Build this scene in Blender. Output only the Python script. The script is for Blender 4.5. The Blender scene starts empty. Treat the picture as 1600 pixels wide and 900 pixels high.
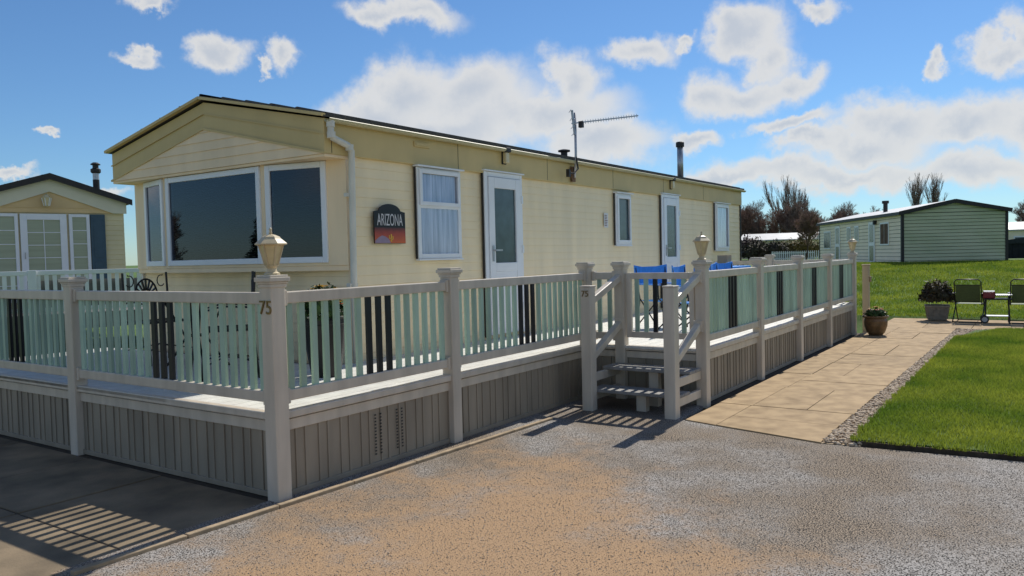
import bpy, bmesh, math, random
import numpy as np
from mathutils import Vector, Matrix
R = math.radians
random.seed(7); rng = np.random.default_rng(7)
sc = bpy.context.scene
C = sc.collection

# ------------------------------------------------------------------ camera
CAM = (-3.4779, -4.3389, 1.65); YAW, PITCH, ROLL = 0.5973, -0.0405, -0.0239
cd = bpy.data.cameras.new('camera'); cam = bpy.data.objects.new('camera', cd); C.objects.link(cam)
f = Vector((math.cos(YAW)*math.cos(PITCH), math.sin(YAW)*math.cos(PITCH), math.sin(PITCH)))
r = Vector((math.sin(YAW), -math.cos(YAW), 0)); u = r.cross(f)
r2 = math.cos(ROLL)*r + math.sin(ROLL)*u; u2 = -math.sin(ROLL)*r + math.cos(ROLL)*u
m = Matrix((r2, u2, -f)).transposed().to_4x4(); m.translation = Vector(CAM)
cam.matrix_world = m
cd.sensor_width = 36; cd.lens = 1226.8/1600*36; cd.clip_end = 3000; cd.clip_start = .05
sc.camera = cam

# ------------------------------------------------------------------ world, sun, exposure
SUN_AZ, SUN_EL = 3.0, 46.0                       # azimuth from +X towards +Y
w = bpy.data.worlds.new('World'); sc.world = w; w.use_nodes = True
nt = w.node_tree; nt.nodes.clear(); N = nt.nodes.new; L = nt.links.new
out = N('ShaderNodeOutputWorld'); bg = N('ShaderNodeBackground'); L(bg.outputs[0], out.inputs[0])
SKY = 0.082
bg.inputs['Strength'].default_value = SKY
sky = N('ShaderNodeTexSky'); sky.sky_type = 'NISHITA'; sky.sun_disc = False
sky.sun_elevation = R(SUN_EL); sky.sun_rotation = R(90-SUN_AZ)
sky.altitude = 0; sky.air_density = 1.0; sky.dust_density = 0.1; sky.ozone_density = 2.0
geo = N('ShaderNodeTexCoord'); sep = N('ShaderNodeSeparateXYZ'); L(geo.outputs['Generated'], sep.inputs[0])
def M(op, a, b=None, c=None, clamp=False):
    n = N('ShaderNodeMath'); n.operation = op; n.use_clamp = clamp
    for i, v in enumerate((a, b, c)):
        if v is None: continue
        if isinstance(v, (int, float)): n.inputs[i].default_value = v
        else: L(v, n.inputs[i])
    return n.outputs[0]
az = M('ARCTAN2', sep.outputs[1], sep.outputs[0]); el = M('ARCSINE', sep.outputs[2])
comb = N('ShaderNodeCombineXYZ'); L(az, comb.inputs[0]); L(el, comb.inputs[1])
def noise(vec, scale, detail, rough=.55):
    n = N('ShaderNodeTexNoise'); n.inputs['Scale'].default_value = scale; n.inputs['Detail'].default_value = detail
    n.inputs['Roughness'].default_value = rough; L(vec, n.inputs['Vector']); return n
nw = noise(geo.outputs['Generated'], 9, 8, .6)
nw2 = noise(geo.outputs['Generated'], 26, 5, .6)
def V(op, a, b, c=None):
    n = N('ShaderNodeVectorMath'); n.operation = op
    for i, v in enumerate((a, b, c)):
        if v is None: continue
        if isinstance(v, tuple): n.inputs[i].default_value = v
        else: L(v, n.inputs[i])
    return n
wv = V('MULTIPLY_ADD', nw.outputs['Color'], (.13, .10, 0), (-.065, -.05, 0)).outputs[0]
wv = V('ADD', wv, V('MULTIPLY_ADD', nw2.outputs['Color'], (.034, .026, 0), (-.017, -.013, 0)).outputs[0]).outputs[0]
pv = V('ADD', comb.outputs[0], wv).outputs[0]
def px_dir(x, y):
    d = f*1226.8 + r2*(x-800) + u2*(450-y); d.normalize()
    return math.atan2(d.y, d.x), math.asin(d.z)
clouds = [(635,20,88,26),(590,22,45,15),(352,80,46,26),(446,76,30,22),(418,101,12,9),(215,76,44,12),(228,4,44,11),
 (640,135,75,55),(745,140,100,55),(600,175,95,40),(890,130,52,42),(850,180,140,45),(700,200,180,40),
 (1000,80,56,26),(1068,64,26,12),(1170,52,58,34),(1190,95,45,40),(1095,142,62,36),(1160,150,95,28),(1232,132,46,26),
 (940,232,110,38),(1098,222,42,17),(1280,8,40,16),(1462,97,24,15),(1560,85,55,22),(1595,65,35,35),
 (1245,196,70,12),(1400,190,95,36),(1350,225,110,34),(1275,226,40,16),(1520,190,90,34),(1600,190,70,45),
 (1300,272,230,26),(1500,262,200,30),(1130,285,120,16),(20,272,45,8),(150,300,60,10),(90,206,20,6)]
blobs = []
for x, y, a, b in clouds:
    A, E_ = px_dir(x, y); s = 1/1226.8/(1+((x-800)/1226.8)**2)
    blobs.append((A, E_, a*s*1.1, b/1226.8*1.1))
rr = random.Random(3)
for i in range(64):  # unseen clouds beyond the view, added and enlarged to whiten the fill light
    A = rr.uniform(R(75), R(345)); E_ = R(rr.choice((6, 9, 12, 16, 22, 30, 40, 52)) + rr.uniform(-2, 2))
    if A > math.pi: A -= 2*math.pi
    a = R(rr.uniform(4, 11)); blobs.append((A, E_, a/max(.5, math.cos(E_)), a*rr.uniform(.35, .6)))
acc = None
for A, E_, a, b in blobs:
    ln = V('LENGTH', V('MULTIPLY_ADD', pv, (1/a, 1/b, 0), (-A/a, -E_/b, 0)).outputs[0], None).outputs['Value']
    acc = ln if acc is None else M('SMOOTH_MIN', acc, ln, .35)
def ramp(v, a, b, lo=0., hi=1.):
    n = N('ShaderNodeMapRange'); n.interpolation_type = 'SMOOTHSTEP'
    for i, q in ((1, a), (2, b), (3, lo), (4, hi)): n.inputs[i].default_value = q
    L(v, n.inputs[0]); return n.outputs[0]
cmask = M('POWER', ramp(M('ADD', acc, M('MULTIPLY', M('SUBTRACT', nw.outputs['Fac'], .5), .9)), 1.18, .5), 1.25)
core = ramp(M('ADD', acc, M('MULTIPLY', nw.outputs['Fac'], 1.1)), 1.2, .45)
ccol = N('ShaderNodeMix'); ccol.data_type = 'RGBA'
ccol.inputs[6].default_value = (8.2, 8.15, 8.0, 1); ccol.inputs[7].default_value = (6.1, 6.5, 7.1, 1)
L(core, ccol.inputs[0])
mx = N('ShaderNodeMix'); mx.data_type = 'RGBA'
hs = V('MULTIPLY', sky.outputs[0], (.62, .88, 1.14))
L(M('MULTIPLY', cmask, .92), mx.inputs[0]); L(hs.outputs[0], mx.inputs[6]); L(ccol.outputs[2], mx.inputs[7])
L(mx.outputs[2], bg.inputs['Color'])

sd = bpy.data.lights.new('sun', 'SUN'); sd.energy = 4.2; sd.angle = R(.5); sd.color = (1, .95, .86)
so = bpy.data.objects.new('sun', sd); C.objects.link(so); so.location = (20, 2, 25)
sv = Vector((math.cos(R(SUN_EL))*math.cos(R(SUN_AZ)), math.cos(R(SUN_EL))*math.sin(R(SUN_AZ)), math.sin(R(SUN_EL))))
so.rotation_euler = sv.to_track_quat('Z', 'Y').to_euler()
sc.view_settings.view_transform = 'Standard'; sc.view_settings.look = 'None'
sc.view_settings.gamma = 1; sc.view_settings.exposure = 0.16; sc.view_settings.use_curve_mapping = False
sc.cycles.max_bounces = 6; sc.cycles.transparent_max_bounces = 12
sc.cycles.use_denoising = True

# ------------------------------------------------------------------ materials
MATS = {}
def mat(name, col, rough=.6, var=.12, scale=6., bump=0., bscale=60., col2=None, spec=.4, metal=0., thr=None, stretch=None, detail=6, rnd=0.):
    """principled with noise-driven colour variation and fine bump"""
    if name in MATS: return MATS[name]
    m = bpy.data.materials.new(name); m.use_nodes = True; t = m.node_tree; n = t.nodes; l = t.links
    p = n['Principled BSDF']; p.inputs['Roughness'].default_value = rough; p.inputs['Metallic'].default_value = metal
    p.inputs['Specular IOR Level'].default_value = spec
    tc = n.new('ShaderNodeNewGeometry'); src = tc.outputs['Position']
    if stretch:
        mp = n.new('ShaderNodeMapping'); mp.inputs['Scale'].default_value = stretch; l.new(src, mp.inputs[0]); src = mp.outputs[0]
    nz = n.new('ShaderNodeTexNoise'); nz.inputs['Scale'].default_value = scale; nz.inputs['Detail'].default_value = detail; l.new(src, nz.inputs['Vector'])
    rp = n.new('ShaderNodeValToRGB'); l.new(nz.outputs['Fac'], rp.inputs[0])
    c2 = col2 or tuple(min(1, c*(1+var)) for c in col); c1 = col if col2 else tuple(c*(1-var) for c in col)
    lo, hi = thr or (.32, .68)
    rp.color_ramp.elements[0].position = lo; rp.color_ramp.elements[1].position = hi
    rp.color_ramp.elements[0].color = (*c1, 1); rp.color_ramp.elements[1].color = (*c2, 1)
    res = rp.outputs[0]
    if rnd:
        oi = n.new('ShaderNodeObjectInfo'); mr = n.new('ShaderNodeMapRange'); mr.inputs[3].default_value = 1-rnd; mr.inputs[4].default_value = 1+rnd; l.new(oi.outputs['Random'], mr.inputs[0])
        mu = n.new('ShaderNodeMix'); mu.data_type = 'RGBA'; mu.blend_type = 'MULTIPLY'; mu.inputs[0].default_value = 1; l.new(res, mu.inputs[6]); l.new(mr.outputs[0], mu.inputs[7]); res = mu.outputs[2]
    l.new(res, p.inputs['Base Color'])
    if bump:
        nb = n.new('ShaderNodeTexNoise'); nb.inputs['Scale'].default_value = bscale; nb.inputs['Detail'].default_value = 4; l.new(tc.outputs['Position'], nb.inputs['Vector'])
        b = n.new('ShaderNodeBump'); b.inputs['Strength'].default_value = bump; b.inputs['Distance'].default_value = .01
        l.new(nb.outputs['Fac'], b.inputs['Height']); l.new(b.outputs[0], p.inputs['Normal'])
    MATS[name] = m; return m
PVC = mat('white_pvc', (.585, .52, .43), .38, .11, 3, .05, 25, stretch=(3, 3, .6), rnd=.05)
PVCG = mat('grey_pvc_skirting', (.30, .255, .195), .5, .14, 2.5, .06, 30, stretch=(2, 2, .5), rnd=.07)
MINT = mat('mint_slat', (.36, .50, .395), .45, .16, 5, .05, 30, stretch=(1, 1, .3), rnd=.17)
BLACK = mat('black_slat', (.006, .007, .012), .4, .2, 8)
DECKM = mat('deck_board_white', (.66, .65, .60), .6, .10, 7, .5, 160)
CREAM = mat('cream_cladding', (.92, .76, .49), .45, .06, 2.0, .05, 9, stretch=(2.2, 2.2, .35), detail=9)
CREAMP = mat('cream_panel', (.91, .71, .46), .5, .07, 2.0, .04, 9, stretch=(2, 2, .4))
OLIVE = mat('olive_band', (.62, .475, .215), .5, .06, 2, .04, 10, stretch=(1.6, 1.6, .8), detail=9)
WHITE = mat('white_upvc', (.80, .82, .84), .3, .03, 4)
ROOFT = mat('dark_roof_tiles', (.075, .07, .066), .75, .3, 30, .6, 45)
TRIMD = mat('dark_trim', (.025, .022, .022), .5, .2, 10)
PIPE = mat('pale_pipe', (.68, .66, .58), .4, .06, 6)
IRON = mat('black_iron', (.010, .010, .011), .4, .2, 20)
CREAML = mat('cream_lantern_metal', (.56, .46, .29), .45, .12, 14, .05, 40)
BRASS = mat('old_brass', (.22, .15, .06), .4, .2, 20, metal=.6)
STEEL = mat('galvanised_steel', (.42, .43, .45), .35, .12, 12, metal=.7)
TAN = mat('tan_edging', (.36, .27, .17), .85, .2, 12, .3, 60)
SLAB = mat('sandstone_slab', (.22, .146, .073), .88, .16, 5, .25, 70, col2=(.405, .285, .155), thr=(.22, .62), detail=10, rnd=.09)
CONC = mat('patio_concrete', (.085, .067, .043), .9, .2, 2.2, .3, 60, col2=(.30, .225, .14), thr=(.25, .75))
JOINT = mat('joint_soil', (.06, .045, .03), .95, .3, 15, .3, 60)
TERRA = mat('glazed_pot', (.17, .10, .045), .35, .35, 9, .1, 30)
DARKPOT = mat('black_pot', (.012, .012, .013), .4, .2, 10)
STONE = mat('cast_stone', (.24, .21, .17), .9, .25, 14, .4, 50)
LEAF = mat('leaf_green', (.035, .075, .015), .6, .4, 20)
DLEAF = mat('dark_shrub_leaf', (.035, .02, .014), .7, .5, 9, col2=(.055, .05, .018))
YLEAF = mat('yellow_shrub_leaf', (.16, .12, .02), .7, .4, 9)
RLEAF = mat('purple_shrub_leaf', (.05, .015, .014), .7, .4, 9)
FLY = mat('flower_yellow', (.75, .42, .03), .6, .2, 30)
FLR = mat('flower_red', (.55, .07, .03), .6, .2, 30)
BARK = mat('bark', (.085, .058, .042), .9, .3, 12, .4, 40)
TWIG = mat('twig_brown', (.25, .16, .12), .9, .3, 3)
TWIG2 = mat('twig_grey', (.25, .19, .155), .9, .3, 3)
CONIF = mat('conifer_green', (.018, .035, .014), .8, .4, 4)
BLUEF = mat('blue_fabric', (.05, .27, .75), .75, .12, 20, .1, 90)
SLING = mat('sling_mesh', (.07, .10, .035), .7, .2, 40)
CARD = mat('cardboard', (.42, .30, .18), .85, .1, 10)
RED = mat('red_plastic', (.17, .02, .03), .35, .15, 10)
GREYD = mat('grey_weathered_timber', (.17, .16, .155), .8, .2, 6, .2, 40)
BWHITE = mat('pale_siding', (.93, .80, .58), .55, .08, 1.2)
BGREEN = mat('algae_siding', (.40, .46, .27), .6, .2, .6, col2=(.60, .61, .42), thr=(.3, .7), stretch=(1, 1, 2.2))
ROOFW = mat('pale_roof', (.50, .50, .49), .5, .12, 2)
NCREAM = mat('neighbour_cream', (.70, .60, .36), .5, .06, 2)
NPEACH = mat('neighbour_gable', (.70, .50, .25), .55, .08, 2)
SHUT = mat('blue_shutter', (.05, .095, .13), .55, .12, 6)
BLIND = mat('grey_blind', (.09, .09, .095), .6, .06, 4)
DARKIN = mat('dark_interior', (.012, .012, .014), .9, .3, 2)  # near-black colour standing in for the unlit room behind panes
CURT = mat('net_curtain', (.30, .36, .48), .9, .3, 6, stretch=(7, 7, .25), col2=(.66, .72, .84))  # vertical pale and dark streaks paint fold shading into the curtain colour
FROST = mat('frosted_glass', (.045, .075, .085), .12, .25, 5, .1, 120, spec=.6)
GBLIND = mat('sage_blind', (.36, .40, .28), .25, .08, 2, stretch=(.2, .2, 6), spec=.6)
STICK = mat('white_sticker', (.75, .75, .74), .5, .03, 4)
LGLASS = mat('lantern_glass', (.62, .52, .30), .2, .12, 14, spec=.6)
def glassmat(name, tint, refl):
    m = bpy.data.materials.new(name); m.use_nodes = True; t = m.node_tree; n = t.nodes; l = t.links
    n.remove(n['Principled BSDF']); o = n['Material Output']
    tr = n.new('ShaderNodeBsdfTransparent'); tr.inputs[0].default_value = (*tint, 1)
    gl = n.new('ShaderNodeBsdfGlossy'); gl.inputs['Roughness'].default_value = .012; gl.inputs['Color'].default_value = (.95, .97, 1, 1)
    fr = n.new('ShaderNodeFresnel'); fr.inputs['IOR'].default_value = refl
    ge = n.new('ShaderNodeNewGeometry'); mm = n.new('ShaderNodeMath'); mm.operation = 'MULTIPLY_ADD'; mm.inputs[1].default_value = 1/refl-refl; mm.inputs[2].default_value = refl; l.new(ge.outputs['Backfacing'], mm.inputs[0]); l.new(mm.outputs[0], fr.inputs['IOR'])   # same reflectance from either side of the sheet
    mx = n.new('ShaderNodeMixShader'); l.new(fr.outputs[0], mx.inputs[0]); l.new(tr.outputs[0], mx.inputs[1]); l.new(gl.outputs[0], mx.inputs[2])
    l.new(mx.outputs[0], o.inputs[0]); MATS[name] = m; return m
GLASS = glassmat('clear_glass', (.97, .98, 1.0), 1.5)
GLASSD = glassmat('tinted_glass', (.45, .5, .58), 1.48)

# ------------------------------------------------------------------ mesh helpers
class MB:
    def __init__(s): s.v = []; s.f = []
    def add(s, vs, fs):
        o = len(s.v); s.v += [tuple(v) for v in vs]; s.f += [tuple(i+o for i in q) for q in fs]; return s
    def box(s, x0, x1, y0, y1, z0, z1):
        return s.add([(x0,y0,z0),(x1,y0,z0),(x1,y1,z0),(x0,y1,z0),(x0,y0,z1),(x1,y0,z1),(x1,y1,z1),(x0,y1,z1)],
              [(3,2,1,0),(4,5,6,7),(0,1,5,4),(1,2,6,5),(2,3,7,6),(3,0,4,7)])
    def cbox(s, c, d): return s.box(c[0]-d[0]/2,c[0]+d[0]/2,c[1]-d[1]/2,c[1]+d[1]/2,c[2]-d[2]/2,c[2]+d[2]/2)
    def bar(s, a, b, w, h, up=(0,0,1)):
        a = Vector(a); b = Vector(b); d = (b-a).normalized(); up = Vector(up)
        if abs(d.dot(up)) > .99: up = Vector((1,0,0))
        sx = d.cross(up).normalized()*w/2; sy = sx.cross(d).normalized()*h/2
        vs = [p+i*sx+j*sy for p in (a, b) for i, j in ((-1,-1),(1,-1),(1,1),(-1,1))]
        return s.add(vs, [(0,1,2,3),(7,6,5,4),(0,4,5,1),(1,5,6,2),(2,6,7,3),(3,7,4,0)])
    def tube(s, pts, rad, n=8, cap=True):
        pts = [Vector(p) for p in pts]; rs = rad if isinstance(rad, (list, tuple)) else [rad]*len(pts)
        o = []; ref = None
        for i, p in enumerate(pts):
            d = (pts[min(i+1, len(pts)-1)]-pts[max(i-1, 0)]).normalized()
            if ref is None: ref = d.orthogonal().normalized()
            ref = (ref - d*ref.dot(d)).normalized(); bn = d.cross(ref)
            o += [p+rs[i]*(math.cos(2*math.pi*k/n)*ref+math.sin(2*math.pi*k/n)*bn) for k in range(n)]
        fs = [(i*n+k, i*n+(k+1)%n, (i+1)*n+(k+1)%n, (i+1)*n+k) for i in range(len(pts)-1) for k in range(n)]
        if cap: fs += [tuple(range(n))[::-1], tuple((len(pts)-1)*n+k for k in range(n))]
        return s.add(o, fs)
    def lathe(s, prof, c=(0,0,0), n=16, rot=0., sq=False):
        vs = [(c[0]+q*math.cos(rot+2*math.pi*k/n), c[1]+q*math.sin(rot+2*math.pi*k/n), c[2]+z) for q, z in prof for k in range(n)]
        fs = [(i*n+k, i*n+(k+1)%n, (i+1)*n+(k+1)%n, (i+1)*n+k) for i in range(len(prof)-1) for k in range(n)]
        fs += [tuple(range(n))[::-1], tuple((len(prof)-1)*n+k for k in range(n))]
        return s.add(vs, fs)
    def prism(s, poly, axis, a, b):
        """polygon in the two other axes, extruded along axis from a to b"""
        def P(p, q):
            if axis == 0: return (q, p[0], p[1])
            if axis == 1: return (p[0], q, p[1])
            return (p[0], p[1], q)
        n = len(poly)
        vs = [P(p, a) for p in poly]+[P(p, b) for p in poly]
        return s.add(vs, [tuple(range(n))[::-1], tuple(range(n, 2*n))]+[(i,(i+1)%n,n+(i+1)%n,n+i) for i in range(n)])
    def mesh(s, name, ma, smooth=False):
        me = bpy.data.meshes.new(name); me.from_pydata(s.v, [], s.f)
        bm = bmesh.new(); bm.from_mesh(me); bmesh.ops.recalc_face_normals(bm, faces=bm.faces); bm.to_mesh(me); bm.free()
        me.materials.append(ma)
        if smooth: me.polygons.foreach_set('use_smooth', [True]*len(me.polygons))
        return me
    def build(s, name, ma, parent=None, smooth=False, bevel=0., loc=None):
        return link(name, s.mesh(name, ma, smooth), parent, bevel, loc)
def link(name, me, parent=None, bevel=0., loc=None, rz=0.):
    o = bpy.data.objects.new(name, me); C.objects.link(o)
    if parent: o.parent = parent
    if loc: o.location = loc
    if rz: o.rotation_euler.z = rz
    if bevel:
        b = o.modifiers.new('bevel', 'BEVEL'); b.width = bevel; b.segments = 2; b.limit_method = 'ANGLE'
    return o
def tag(o, label, cat, group=None):
    o['label'] = label; o['category'] = cat
    if group: o['group'] = group
    return o
def thing(name, label, cat, loc=(0,0,0), rz=0., group=None):
    o = bpy.data.objects.new(name, None); C.objects.link(o); o.location = loc; o.rotation_euler.z = rz; o.empty_display_size = .2
    return tag(o, label, cat, group)
def struct(o): o['kind'] = 'structure'; return o
def npmesh(name, verts, faces, ma):
    """verts (n,3), faces (m,k) arrays"""
    me = bpy.data.meshes.new(name); verts = np.asarray(verts, np.float32); faces = np.asarray(faces, np.int32); k = faces.shape[1]
    me.vertices.add(len(verts)); me.vertices.foreach_set('co', verts.ravel())
    me.loops.add(faces.size); me.loops.foreach_set('vertex_index', faces.ravel())
    me.polygons.add(len(faces)); me.polygons.foreach_set('loop_start', np.arange(0, faces.size, k, dtype=np.int32))
    me.update(calc_edges=True); me.validate(); me.materials.append(ma); return me
def copy_tree(o, parent=None):
    c = o.copy(); C.objects.link(c); c.parent = parent
    for ch in o.children: copy_tree(ch, c)
    return c
def text_mesh(txt, size, extrude, ma, name):
    cu = bpy.data.curves.new('t', 'FONT'); cu.body = txt; cu.size = size; cu.extrude = extrude; cu.align_x = 'CENTER'; cu.align_y = 'CENTER'
    o = bpy.data.objects.new('t', cu); C.objects.link(o)
    dg = bpy.context.evaluated_depsgraph_get(); me = bpy.data.meshes.new_from_object(o.evaluated_get(dg))
    bpy.data.objects.remove(o); bpy.data.curves.remove(cu)
    me.name = name; me.materials.clear(); me.materials.append(ma); return me

# ------------------------------------------------------------------ ground
def smooth01(t): t = np.clip(t, 0, 1); return t*t*(3-2*t)
def gz(x, y): return np.where(x <= 16.55, -.06, .04 + .98*smooth01((x-16.6)/13.4))
xs = np.array([-400,-120,-40,-12,0,8,16.5,16.56,17,18,19,20,21,22,23,24,25,26,27,28,29,30,31,34,40,60,120,300,900,2500.])
ys = np.array([-1500,-400,-120,-50,-25,-12,-8,-5,-3,-1,0,1,3,5,8,12,18,26,40,80,200,600,1500.])
gx, gy = np.meshgrid(xs, ys, indexing='ij'); gv = np.stack([gx, gy, gz(gx, gy)], -1).reshape(-1, 3); ny = len(ys)
gf = [(i*ny+j, (i+1)*ny+j, (i+1)*ny+j+1, i*ny+j+1) for i in range(len(xs)-1) for j in range(ny-1)]
GRASSG = mat('grass_ground', (.055, .115, .016), .95, .3, 1.2, .5, 30, col2=(.10, .17, .028))
struct(link('ground', npmesh('ground', gv, gf, GRASSG)))

def drive_mat():
    m = bpy.data.materials.new('tarmac_chippings'); m.use_nodes = True; t = m.node_tree; n = t.nodes; l = t.links
    p = n['Principled BSDF']; p.inputs['Roughness'].default_value = .92; p.inputs['Specular IOR Level'].default_value = .2
    tc = n.new('ShaderNodeTexCoord'); O = tc.outputs['Object']
    def nz(s, d=5, rg=.6):
        q = n.new('ShaderNodeTexNoise'); q.inputs['Scale'].default_value = s; q.inputs['Detail'].default_value = d; q.inputs['Roughness'].default_value = rg; l.new(O, q.inputs['Vector']); return q.outputs['Fac']
    def ma(op, a, b):
        q = n.new('ShaderNodeMath'); q.operation = op
        for i, v in enumerate((a, b)):
            if isinstance(v, (int, float)): q.inputs[i].default_value = v
            else: l.new(v, q.inputs[i])
        return q.outputs[0]
    def rmp(v, a, b):
        q = n.new('ShaderNodeMapRange'); q.interpolation_type = 'SMOOTHSTEP'; q.inputs[1].default_value = a; q.inputs[2].default_value = b; l.new(v, q.inputs[0]); return q.outputs[0]
    def mix(fac, a, b):
        q = n.new('ShaderNodeMix'); q.data_type = 'RGBA'; l.new(fac, q.inputs[0])
        for i, v in ((6, a), (7, b)):
            if isinstance(v, tuple): q.inputs[i].default_value = (*v, 1)
            else: l.new(v, q.inputs[i])
        return q.outputs[2]
    sp = n.new('ShaderNodeSeparateXYZ'); l.new(O, sp.inputs[0])
    # worn sandy binder shows through along one wandering strip of the drive
    s1 = ma('SUBTRACT', ma('MULTIPLY', sp.outputs[0], -.22), sp.outputs[1]); s1 = ma('SUBTRACT', s1, .78)
    s2 = ma('SUBTRACT', ma('MULTIPLY', sp.outputs[1], .7), sp.outputs[0]); s2 = ma('ADD', s2, 2.45)
    worn = rmp(ma('ADD', ma('MULTIPLY', ma('MINIMUM', s1, s2), .6), ma('MULTIPLY', ma('SUBTRACT', nz(1.5, 12, .72), .5), 3.0)), -.55, .34)
    vo = n.new('ShaderNodeTexVoronoi'); vo.inputs['Scale'].default_value = 75; l.new(O, vo.inputs['Vector'])
    chip = mix(rmp(nz(105, 2, .5), .44, .56), (.012, .010, .009), (.41, .385, .355))
    cv = n.new('ShaderNodeSeparateColor'); l.new(vo.outputs['Color'], cv.inputs[0])
    chip = mix(rmp(cv.outputs[0], .55, .98), chip, (.39, .365, .34))
    warm = mix(rmp(nz(.8, 3), .35, .65), chip, mix(rmp(nz(110, 2, .5), .43, .57), (.014, .011, .009), (.36, .285, .21)))
    sandy = mix(rmp(nz(125, 2, .5), .36, .44), (.03, .021, .014), (.39, .255, .145))
    col = mix(worn, warm, sandy)
    l.new(col, p.inputs['Base Color'])
    b = n.new('ShaderNodeBump'); b.inputs['Strength'].default_value = .25; b.inputs['Distance'].default_value = .006
    l.new(ma('ADD', nz(110, 3), ma('MULTIPLY', vo.outputs['Distance'], 1.2)), b.inputs['Height']); l.new(b.outputs[0], p.inputs['Normal'])
    return m
DRIVE = drive_mat()
# driveway slab: everything on the camera side, its far edge against path and lawn
b = MB(); b.prism([(-14,-14),(3.6,-14),(3.55,-4.2),(3.46,-3.03),(3.42,-2.77),(3.80,-1.36),(4.7,-1.30),(4.7,.10),(-1.45,.10),(-1.45,-.02),(-14,-.02)], 2, -.055, 0)
struct(b.build('driveway', DRIVE))
n_ = 42000; bv = np.array([(1,0,0),(-1,0,0),(0,1,0),(0,-1,0),(0,0,1),(0,0,-.6)]); bf = np.array([(0,2,4),(2,1,4),(1,3,4),(3,0,4),(2,0,5),(1,2,5),(3,1,5),(0,3,5)])
X_ = rng.uniform(-1.6, 3.9, n_); Y_ = rng.uniform(-4.3, -.12, n_); ok = (X_ < 3.4-.28*(Y_+2.77)*(Y_ > -2.77)) & (Y_ < -.10-.043*(X_+1.4)) & ~((X_ > 3.2) & (Y_ < -2.7)) & ((X_+3.48)**2+(Y_+4.34)**2 > 4)
X_, Y_ = X_[ok], Y_[ok]; n_ = len(X_); s_ = rng.uniform(.0016, .0042, n_)
P_ = bv[None]*(s_[:, None, None]*rng.uniform(.6, 1.35, (n_, 1, 3)))*(1+rng.uniform(-.25, .25, (n_, 6, 1))); a_ = rng.uniform(0, 6.28, n_)[:, None]
Q_ = np.stack([P_[..., 0]*np.cos(a_)-P_[..., 1]*np.sin(a_)+X_[:, None], P_[..., 0]*np.sin(a_)+P_[..., 1]*np.cos(a_)+Y_[:, None], P_[..., 2]+.0015], -1)
o = link('loose_chippings', npmesh('loose_chippings', Q_.reshape(-1, 3), (bf[None]+np.arange(n_)[:, None, None]*6).reshape(-1, 3), mat('chipping_stone', (.16, .135, .11), .9, .3, 70, col2=(.50, .45, .39), thr=(.35, .65), detail=1)))
o['kind'] = 'stuff'; tag(o, 'loose grey and tan stone chippings lying on the worn drive', 'chippings')
# soil strip under and beside the deck
b = MB(); b.box(-1.4, 12.7, .11, 5.4, -.05, -.008); b.box(4.72, 12.9, -1.42, .11, -.05, -.008)
struct(b.build('soil', JOINT))
# patio slabs (left of the deck)
patio = struct(MB().box(-5.5, .02, .03, 9.0, -.05, -.012).build('patio', JOINT))
cx = [-5.4, -3.75, -2.4, -1.05, .0]; cy = [.035, 1.38, 2.45, 3.7, 5.0, 6.3, 7.6, 8.9]
for i in range(4):
    for j in range(7):
        g = .007; b = MB().box(cx[i]+g, cx[i+1]-g, cy[j]+g, cy[j+1]-g, -.04, random.uniform(-.002, .003)); b.build('slab', CONC, patio, bevel=.006)
ed = MB()
for i in range(7):
    x0, x1 = -1.4+i*.66, -1.4+(i+1)*.66-.006
    q = MB(); y0 = .0 - .043*(x0+1.4); y1 = .0-.043*(x1+1.4)
    q.prism([(x0, y0-.055), (x1, y1-.055), (x1, y1-.012), (x0, y0-.012)], 2, -.05, .022+random.uniform(0, .006))
    o = q.build('edging_kerb', TAN, bevel=.006); struct(o)
# path slabs
path = struct(MB().prism([(3.84,-1.40),(12.9,-1.44),(16.5,-1.44),(16.5,-9),(14.25,-9),(14.25,-3.0),(11,-2.86),(3.44,-2.76)], 2, -.05, -.004).build('path', JOINT))
def slab(poly):
    q = MB(); q.prism(poly, 2, -.03, .012+random.uniform(-.003, .004)); q.build('slab', SLAB, path, bevel=.004)
x = 3.44; k = 0
xs_ = [3.44]
for d in [1.32, 1.28, 1.14, 1.2, 1.12, 1.45, 1.05, 1.15, 1.1]: xs_.append(xs_[-1]+d)
g = .0035
for i in range(len(xs_)-1):
    x0, x1 = xs_[i], min(xs_[i+1], 14.2); ym = -1.765-.012*(x0-3.5)
    xa = max(x0, 3.84) if i == 0 else x0
    slab([(xa+g if i else 3.78, -1.42), (x1-g, -1.42), (x1-g, ym+g), ((x0+g) if i else 3.68, ym+g)])
    xm = (x0+x1)/2 + random.uniform(-.15, .15); yb = -2.765-.012*(x0-3.5)
    if i % 2 == 0:
        slab([(x0+g if i else 3.68, ym-g), (xm-g, ym-g), (xm-g, yb), (x0+g if i else 3.43, yb)])
        slab([(xm+g, ym-g), (x1-g, ym-g), (x1-g, yb), (xm+g, yb)])
    else:
        yq = (ym+yb)/2+random.uniform(-.12, .12)
        slab([(x0+g, ym-g), (x1-g, ym-g), (x1-g, yq+g), (x0+g, yq+g)]); slab([(x0+g, yq-g), (x1-g, yq-g), (x1-g, yb), (x0+g, yb)])
yy = -1.44
for j in range(9):
    for x0, x1 in ((14.22, 15.35), (15.36, 16.48)): slab([(x0, yy), (x1-g, yy), (x1-g, yy-.84), (x0, yy-.84)])
    yy -= .85
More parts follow.
